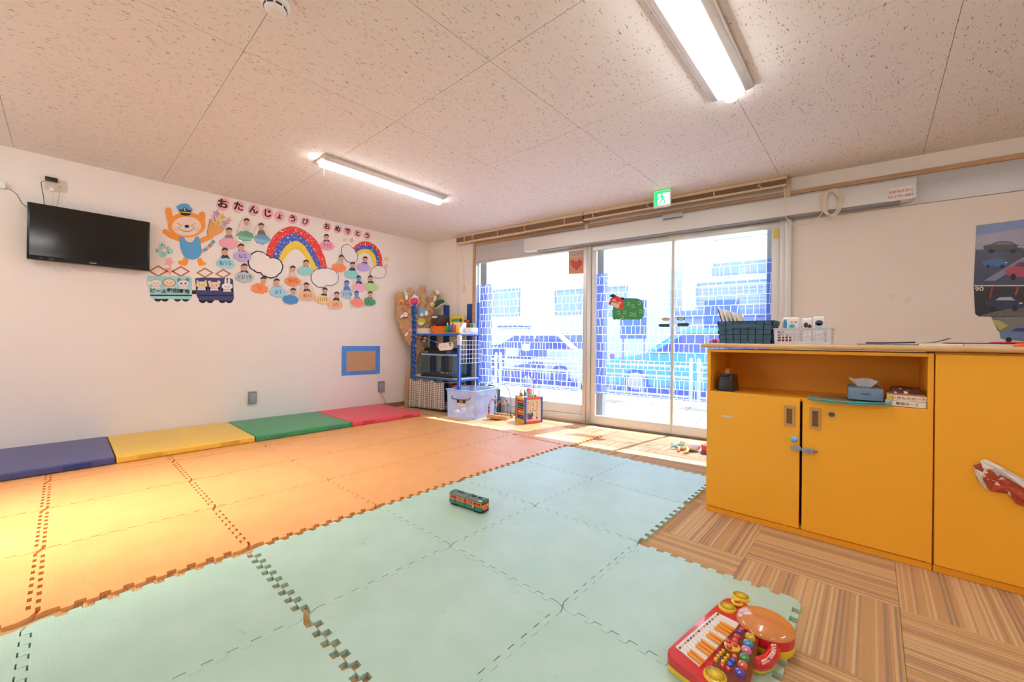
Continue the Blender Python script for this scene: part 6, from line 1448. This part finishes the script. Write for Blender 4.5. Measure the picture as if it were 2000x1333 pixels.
for P_, c_ in (([(el_*.25, dl_*.5, TOPZ), (el_*.22, dl_*.5, TOPZ+.22), (el_*.34, dl_*.55, TOPZ+.27), (el_*.45, dl_*.6, TOPZ+.22), (el_*.42, dl_*.6, TOPZ)], '#5a78b8'), ([(el_*.35, dl_*.3, TOPZ), (el_*.40, dl_*.3, TOPZ+.14), (el_*.65, dl_*.35, TOPZ+.18), (el_*.55, dl_*.4, TOPZ+.24), (el_*.75, dl_*.5, TOPZ+.12), (el_*.80, dl_*.6, TOPZ)], '#c878b0'), ([(el_*.62, dl_*.25, TOPZ), (el_*.64, dl_*.25, TOPZ+.16), (el_*.78, dl_*.25, TOPZ+.21), (el_*.92, dl_*.25, TOPZ+.16), (el_*.92, dl_*.25, TOPZ)], '#5a78b8')):
    q = []; 
    for i in range(len(P_)-1):
        for k in range(5):
            t = k/5; p0, p1, p2, p3 = [Vector(P_[max(0, min(len(P_)-1, i+d_))]) for d_ in (-1, 0, 1, 2)]
            q.append(.5*((2*p1)+(p2-p0)*t+(2*p0-5*p1+4*p2-p3)*t*t+(3*p1-p0-3*p2+p3)*t**3))
    q.append(Vector(P_[-1])); b = B(); b.tube(q, .0035, 6); obj('wire', b, M(c_, .3), ac)
b = B(); b.lathe([(.018, 0), (.018, .05), (.006, .06), (.006, .068), (.016, .07), (.016, .09)], (el_*.10, dl_*.62, TOPZ), 14); obj('toy_figure', b, M('#ece2d8', .5), ac)
b = B(); b.lathe([(.013, 0), (.013, .03), (.008, .04)], (el_*.10, dl_*.62-.012, TOPZ+.012), 12); obj('red_badge', b, M('#c8323a', .5), ac)
b = B(); b.lathe([(.004, 0), (.004, .02), (.018, .022), (.010, .045), (.014, .046), (.001, .085)], (el_*.24, dl_*.45, TOPZ), 12); obj('toy_tree', b, M('#2f7a4a', .5), ac)
b = B(); b.box(el_*.36, el_*.56, dl_*.30, dl_*.45, TOPZ, TOPZ+.075, .003); hs = obj('toy_house', b, M('#e6c88a', .5), ac)
b = B(); b.hexa([(el_*.33, dl_*.26, TOPZ+.075), (el_*.59, dl_*.26, TOPZ+.075), (el_*.33, dl_*.49, TOPZ+.075), (el_*.59, dl_*.49, TOPZ+.075), (el_*.38, dl_*.34, TOPZ+.105), (el_*.54, dl_*.34, TOPZ+.105), (el_*.38, dl_*.42, TOPZ+.105), (el_*.54, dl_*.42, TOPZ+.105)], .002); obj('house_roof', b, M('#e07a9a', .5), hs)
for k, (u, v_, c_) in enumerate(((.46, .20, '#8ac848'), (.58, .22, '#c8d838'), (.70, .30, '#e8e0d8'), (.66, .4, '#4a9ab8'), (.68, .2, '#c23a3a'))): b = B(); b.ball((el_*u, dl_*v_, TOPZ+.018), (.016, .016, .018), 12, 8); obj('bead', b, M(c_, .4), ac)

# soft toy by the door and red toy behind the cupboard edge
p = Z(1338, 879, 0); oc = thing('plush_octopus', 'white plush toy with blue and yellow arms by the sliding door', 'plush toy', (p.x, p.y, .0005), -.6)
b = B(); b.ball((.05, -.05, .045), (.06, .055, .044), 18, 12); obj('head', b, M('#efeaea', .8), oc)
for s in (-1, 1): b = B(); b.ball((.095, -.075+.02*s, .055), (.006, .006, .006), 10, 6); obj('eye', b, BLACK, oc)
for k, (c_, a_) in enumerate((('#f0c25a', 2.3), ('#7ac8d8', 2.8), ('#f0b070', 3.3), ('#8ad0e0', 1.9), ('#f4d88a', 3.8))):
    P_ = [Vector((.02+.05*i*math.cos(a_+.25*math.sin(i*1.3+k))*.55, -.02+.05*i*math.sin(a_+.25*math.sin(i+k))*.55, .022+.012*math.sin(i*1.6+k))) for i in range(6)]; b = B(); b.tube(P_, .012, 8, rs=[.018, .016, .014, .013, .012, .008]); obj('arm', b, M(c_, .8), oc)
b = B(); b.ball((.0, .03, .055), (.03, .03, .03), 12, 8); obj('frill', b, M('#f0ddd0', .8), oc)
p = Z(1376, 886, 0); rt_ = thing('red_toy_car', 'red and blue toy beside the cupboard end', 'toy', (p.x+.02, p.y-.02, .0005))
b = B(); b.box(-.05, .05, -.04, .04, .02, .075, .012); obj('body', b, M('#e8384a', .4), rt_); b = B(); b.box(-.06, .06, -.045, .045, 0.002, .022, .008); obj('base', b, M('#3a6ac8', .4), rt_)

# ================================================================== TOY TRAIN
ta_, tb2 = Vector((1.489, 1.81, 0)), Vector((1.517, 1.572, 0)); dr = (tb2-ta_); LT = dr.length; an = math.atan2(dr.y, dr.x)
WTn = .066; HT = .072
left = Vector((-dr.y, dr.x, 0)).normalized()
ctr = (ta_+tb2)/2+left*(WTn/2)
tt = thing('toy_train', 'orange and green toy train carriage on the green mats', 'toy train', (ctr.x, ctr.y, .0155), an)
TG, TO = M('#1f7a58', .35, coat=.3), M('#f0743a', .35, coat=.3); l2, w2 = LT/2, WTn/2
b = B(); b.box(-l2+.004, l2-.004, -w2+.006, w2-.006, .002, .014, .002); obj('underframe', b, M('#1c2226', .5), tt)
b = B(); b.box(-l2, l2, -w2, w2, .011, .034, .003); obj('lower_body', b, TG, tt)
b = B(); b.box(-l2, l2, -w2, w2, .034, .058, .002); ub = obj('upper_body', b, TO, tt)
b = B(); prof = [(-w2, .058), (-w2*.96, .064), (-w2*.7, .069), (0, .072), (w2*.7, .069), (w2*.96, .064), (w2, .058)]; b.plate([(-l2, y, z) for y, z in prof], (LT, 0, 0)); rf = obj('roof', b, M('#5d6b66', .4), tt)
b = B(); b.plate([(l2-.028, y*1.01, z+.0006) for y, z in prof], (.0282, 0, 0)); obj('roof_end', b, TG, rf); b = B(); b.plate([(-l2-.0002, y*1.01, z+.0006) for y, z in prof], (.026, 0, 0)); obj('roof_end', b, TG, rf)
for x in (-.075, -.05, .03, .045, .075, .09): b = B(); b.box(x, x+.008, -.010 if x < .05 else -.006, .006, .071, .0755, .001); obj('roof_vent', b, M('#22262a', .4), rf)
b = B(); b.plate([(.012, y*.95, z+.0025) for y, z in prof], (.004, 0, 0)); obj('roof_rib', b, M('#4a5652', .4), rf)
DK = M('#22140f', .3)
for s in (-1, 1):
    yf = s*(w2+.0004)
    for xd in (-.072, .002, .074):
        b = B(); b.box(xd-.011, xd+.011, yf-s*.001, yf+s*.0006, .034, .057); dd = obj('door', b, TO if False else M('#e0642e', .35), ub)
        b = B(); b.box(xd-.0018, xd+.0018, yf, yf+s*.0010, .016, .057); obj('door_gap', b, DK, dd)
        for q in (-.006, .006): b = B(); b.box(xd+q-.0028, xd+q+.0028, yf, yf+s*.0011, .043, .054); obj('door_window', b, DK, dd)
    for xw in (-.104, -.090, -.046, -.034, -.022, .026, .038, .050, .096, .108):
        wide = xw in (-.034, .038); b = B(); b.box(xw-.0038, xw+.0038, yf, yf+s*.0009, .042, .0545); wn_ = obj('window', b, DK, ub)
        if xw in (-.046, -.034, -.022, .026, .038, .050): b = B(); b.box(xw-.0036, xw+.0036, yf+s*.0004, yf+s*.0014, .0475, .0490); obj('window_bar', b, M('#e8ddd4', .4), wn_)
    b = text_b('JR', .012, lambda u, v: Vector((.060+u*(1 if s < 0 else -1), yf+s*.0008, .029+v)), .02); obj('lettering', b, M('#f0efec', .4), tt, smooth=False)
    for x in (-.085, .085): b = B(); b.box(x-.02, x+.02, s*(w2-.008), s*(w2-.002), .001, .013, .001); obj('bogie', b, M('#15181a', .5), tt)
b = B(); b.plate([(l2+.0006, y, z) for y, z in ((-w2, .050), (-w2, .034), (-.012, .014), (.012, .014), (w2, .034), (w2, .050))], (.0008, 0, 0)); obj('front_panel', b, TO, tt)
for y in (-.021, 0, .021): b = B(); b.box(l2+.0006, l2+.0018, y-.009, y+.009, .046, .0565, .0005, 1); obj('windscreen', b, DK, tt)
for y in (-.02, .02): b = B(); b.lathe([(.0035, 0), (.0035, .0012)], (l2+.001, y, .038), 12, Matrix.Rotation(PI/2, 3, 'Y')); obj('headlight', b, M('#e8e4d8', .2), tt)
b = B(); b.box(l2, l2+.003, -w2+.004, w2-.004, .004, .013, .001); obj('skirt', b, M('#1c2226', .5), tt)

# ================================================================== TOY KEYBOARD
KB = lambda x, y, z: Z(1260+x/5.556, 1120+y/5.556, z)
kb = thing('toy_keyboard', 'red and yellow toy keyboard with white keys and round tan dome', 'toy keyboard', (1.42, .33, .0155))
KR, KY, KBR = M('#d8242c', .2, coat=.6, var=.02), M('#f0cc2a', .25, coat=.4, var=.03), M('#7a3c26', .22, coat=.6)
def kplate(name, pts, z0, z1, mat, parent=kb, bev=0.0, zm=None):
    """outline given at height z1 in photo space, extruded straight down to z0"""
    b = B(); P_ = [KB(x, y, z1 if zm is None else zm) for x, y in pts]; b.plate([(p.x, p.y, z0) for p in P_], (0, 0, z1-z0), bev); return obj(name, b, mat, parent, world=True)
base_out = [(242, 850), (262, 815), (700, 415), (790, 335), (870, 275), (950, 262), (1060, 300), (1200, 420), (1260, 560), (1240, 640), (1215, 820), (1180, 1020), (1130, 1300), (1060, 1480), (900, 1500), (680, 1290), (640, 1183), (250, 900)]
Z0, Z1 = .0155, .058
kplate('lower_shell', smoothp(base_out, 2), Z0+.001, Z0+.016, KY, zm=Z1); kplate('upper_shell', smoothp(base_out, 2), Z0+.016, Z1, KR, bev=.006)
# white keys: straight strip with 15 keys, orange sharps
ka, kb_, kc_, kd = (330, 795), (770, 420), (1030, 545), (590, 1010)
lerp = lambda p, q, t: (p[0]+(q[0]-p[0])*t, p[1]+(q[1]-p[1])*t)
WK = M('#ece6dc', .3, coat=.3, var=.02); SK = M('#f29a2a', .3, coat=.3)
nk = 15
for i in range(nk):
    t0_, t1_ = (i+.04)/nk, (i+.96)/nk; q = [lerp(ka, kb_, t0_), lerp(ka, kb_, t1_), lerp(kd, kc_, t1_), lerp(kd, kc_, t0_)]; k_ = kplate('white_key', q, Z1-.004, Z1+.004, WK, bev=.001)
    c_ = lerp(lerp(ka, kb_, (i+.5)/nk), lerp(kd, kc_, (i+.5)/nk), .13); kplate('key_mark', ell(c_[0], c_[1], 15, 13, 12), Z1+.004, Z1+.0044, M(['#5a3a44', '#c8c2b8', '#d8703a', '#4a3a34', '#3a5a9a', '#c84a4a', '#c8b82a'][i % 7], .5), k_)
for i in [1, 2, 4, 5, 6, 8, 9, 11, 12, 13]:
    t_ = i/nk; a_, c_ = lerp(ka, kb_, t_), lerp(kd, kc_, t_); kplate('orange_key', caps([lerp(a_, c_, .42), lerp(a_, c_, .96)], 13, 5), Z1+.004, Z1+.010, SK, bev=.0015)
# brown panel and its buttons
bp = kplate('brown_panel', smoothp([(660, 1000), (1040, 560), (1080, 540), (1235, 640), (1220, 800), (1180, 1000), (1130, 1260), (1060, 1440), (880, 1250)], 1), Z1-.002, Z1+.005, KBR, bev=.002)
def kbtn(name, x, y, rx_, ry_, col, h_=.008, par=None, z=None):
    c_ = KB(x, y, Z1+.005); r_ = abs((KB(x+rx_, y, Z1+.005)-c_).length)
    z = Z1+.0048 if z is None else z; b = B(); b.lathe([(r_, 0), (r_, h_*.5), (r_*.8, h_*.85), (r_*.4, h_)], (c_.x, c_.y, z), 18); return obj(name, b, M(col, .18, coat=.6), par or bp, world=True)
for (x, y, col) in ((1150, 640, '#b8283e'), (1140, 710, '#d8a82e'), (1118, 780, '#3a98b8'), (1098, 850, '#d878a8'), (1078, 935, '#3a9a4a'), (1058, 1015, '#e0604a'), (1028, 1100, '#5a48b8')): kbtn('oval_button', x, y, 50, 40, col, .012)
yd = kbtn('yellow_dial', 945, 805, 78, 60, '#f0c42a', .008)
for (x, y, col) in ((905, 775, '#d8323a'), (975, 765, '#e0523a'), (975, 815, '#e04a5a'), (915, 832, '#e0562e')): kbtn('dial_button', x, y, 28, 24, col, .008, yd, Z1+.0115)
for (x, y, r_, col) in ((1048, 622, 26, '#d8323a'), (1028, 652, 22, '#2f5ac8'), (998, 700, 34, '#d8323a'), (1085, 593, 14, '#e8c42a'), (845, 855, 18, '#f0bc2a'), (820, 885, 18, '#f0bc2a'), (792, 915, 18, '#f0bc2a'), (765, 950, 20, '#f0bc2a'), (900, 910, 18, '#f0bc2a'), (872, 942, 18, '#f0bc2a'), (845, 975, 20, '#f0bc2a'), (970, 918, 26, '#f0623a'), (955, 965, 28, '#2f5ac8'), (922, 1005, 30, '#2f5ac8'), (840, 1020, 26, '#d8323a'), (905, 1055, 28, '#d8323a')): kbtn('round_button', x, y, r_, r_, col, .008)
# yellow slotted speakers
def speaker(x, y, rx_, rotd):
    c_ = KB(x, y, Z1); r_ = (KB(x+rx_, y, Z1)-c_).length; b = B(); b.lathe([(r_, 0), (r_, .004), (r_*.9, .008), (r_*.5, .0105), (.001, .011)], (c_.x, c_.y, Z1-.001), 26); s_ = obj('speaker_cover', b, KY, kb, world=True)
    for k in range(-4, 5):
        hl = math.sqrt(max(0, .70-(k/5.2)**2))*r_; b = B(); b.box(c_.x+k*r_*.17-.0012, c_.x+k*r_*.17+.0012, c_.y-hl, c_.y+hl, Z1+.006, Z1+.0098); obj('slot', b, M('#b8901a', .5), s_, world=True)
speaker(893, 383, 88, 0); speaker(1040, 268, 88, 0); speaker(760, 1130, 120, 0)
b = B(); c_ = KB(1000, 340, Z1); b.tube([(c_.x+.014*math.cos(a_), c_.y+.014*math.sin(a_), Z1+.006) for a_ in [i*PI/8 for i in range(13)]], .005, 8); obj('yellow_hook', b, KY, kb, world=True)
# plain round dome on a red and yellow tray
c_ = KB(1302, 520, .078); R_d = .080
b = B(); b.lathe([(R_d*.97, 0), (R_d*1.0, .012), (R_d*.98, .022)], (c_.x, c_.y, Z0+.001), 40); obj('dome_base', b, KY, kb, world=True)
b = B(); b.lathe([(R_d*.98, 0), (R_d*1.0, .014), (R_d*.97, .03)], (c_.x, c_.y, Z0+.023), 40); obj('dome_ring', b, KR, kb, world=True)
b = B(); b.lathe([(R_d*1.0*math.cos(a_), .027*math.sin(a_)) for a_ in [i*PI/2/9 for i in range(9)]]+[(.002, .027)], (c_.x, c_.y, Z0+.052), 44); obj('dome', b, M('#d8884a', .16, coat=.7, var=.02), kb, world=True)
# handle with its lettered strip
hp = [(1250, 690), (1330, 715), (1400, 790), (1395, 870), (1330, 950), (1250, 985), (1180, 960)]
HP = resample(hp, 18)
b = B(); P_ = [KB(x, y, .045) for x, y in HP]; b.tube([(p.x, p.y, .044) for p in P_], .018, 12); obj('handle', b, KR, kb, world=True)
b = B(); b.tube([(p.x, p.y, .0275) for p in P_], .0115, 10); obj('handle_underside', b, KY, kb, world=True)
sub = HP[5:15]; A_, B_ = [], []
for i, (x, y) in enumerate(sub):
    a_, q_ = sub[max(0, i-1)], sub[min(len(sub)-1, i+1)]; dx, dy = q_[0]-a_[0], q_[1]-a_[1]; q = math.hypot(dx, dy); A_.append(KB(x-dy/q*24, y+dx/q*24, .0605)); B_.append(KB(x+dy/q*24, y-dx/q*24, .0605))
b = B(); b.band([(p.x, p.y, .0605) for p in A_], [(p.x, p.y, .0605) for p in B_], (0, 0, .0015)); hs_ = obj('name_strip', b, M('#f0e6d2', .4), kb, world=True)
word = 'ANPANMAN'; fine = resample(sub, 120)
for i, ch in enumerate(word):
    k_ = int(12+i*96/7); x, y = fine[k_]; p = KB(x, y, .063); p2 = KB(*fine[min(119, k_+3)], .063); tdir = (p2-p); tdir.z = 0; tdir.normalize(); nd_ = Vector((-tdir.y, tdir.x, 0))
    b = text_b(ch, .017, lambda u, v: Vector((p.x, p.y, .0625))+tdir*u+nd_*v, .01); obj('lettering', b, M('#c8242a', .5), hs_, smooth=False, world=True)
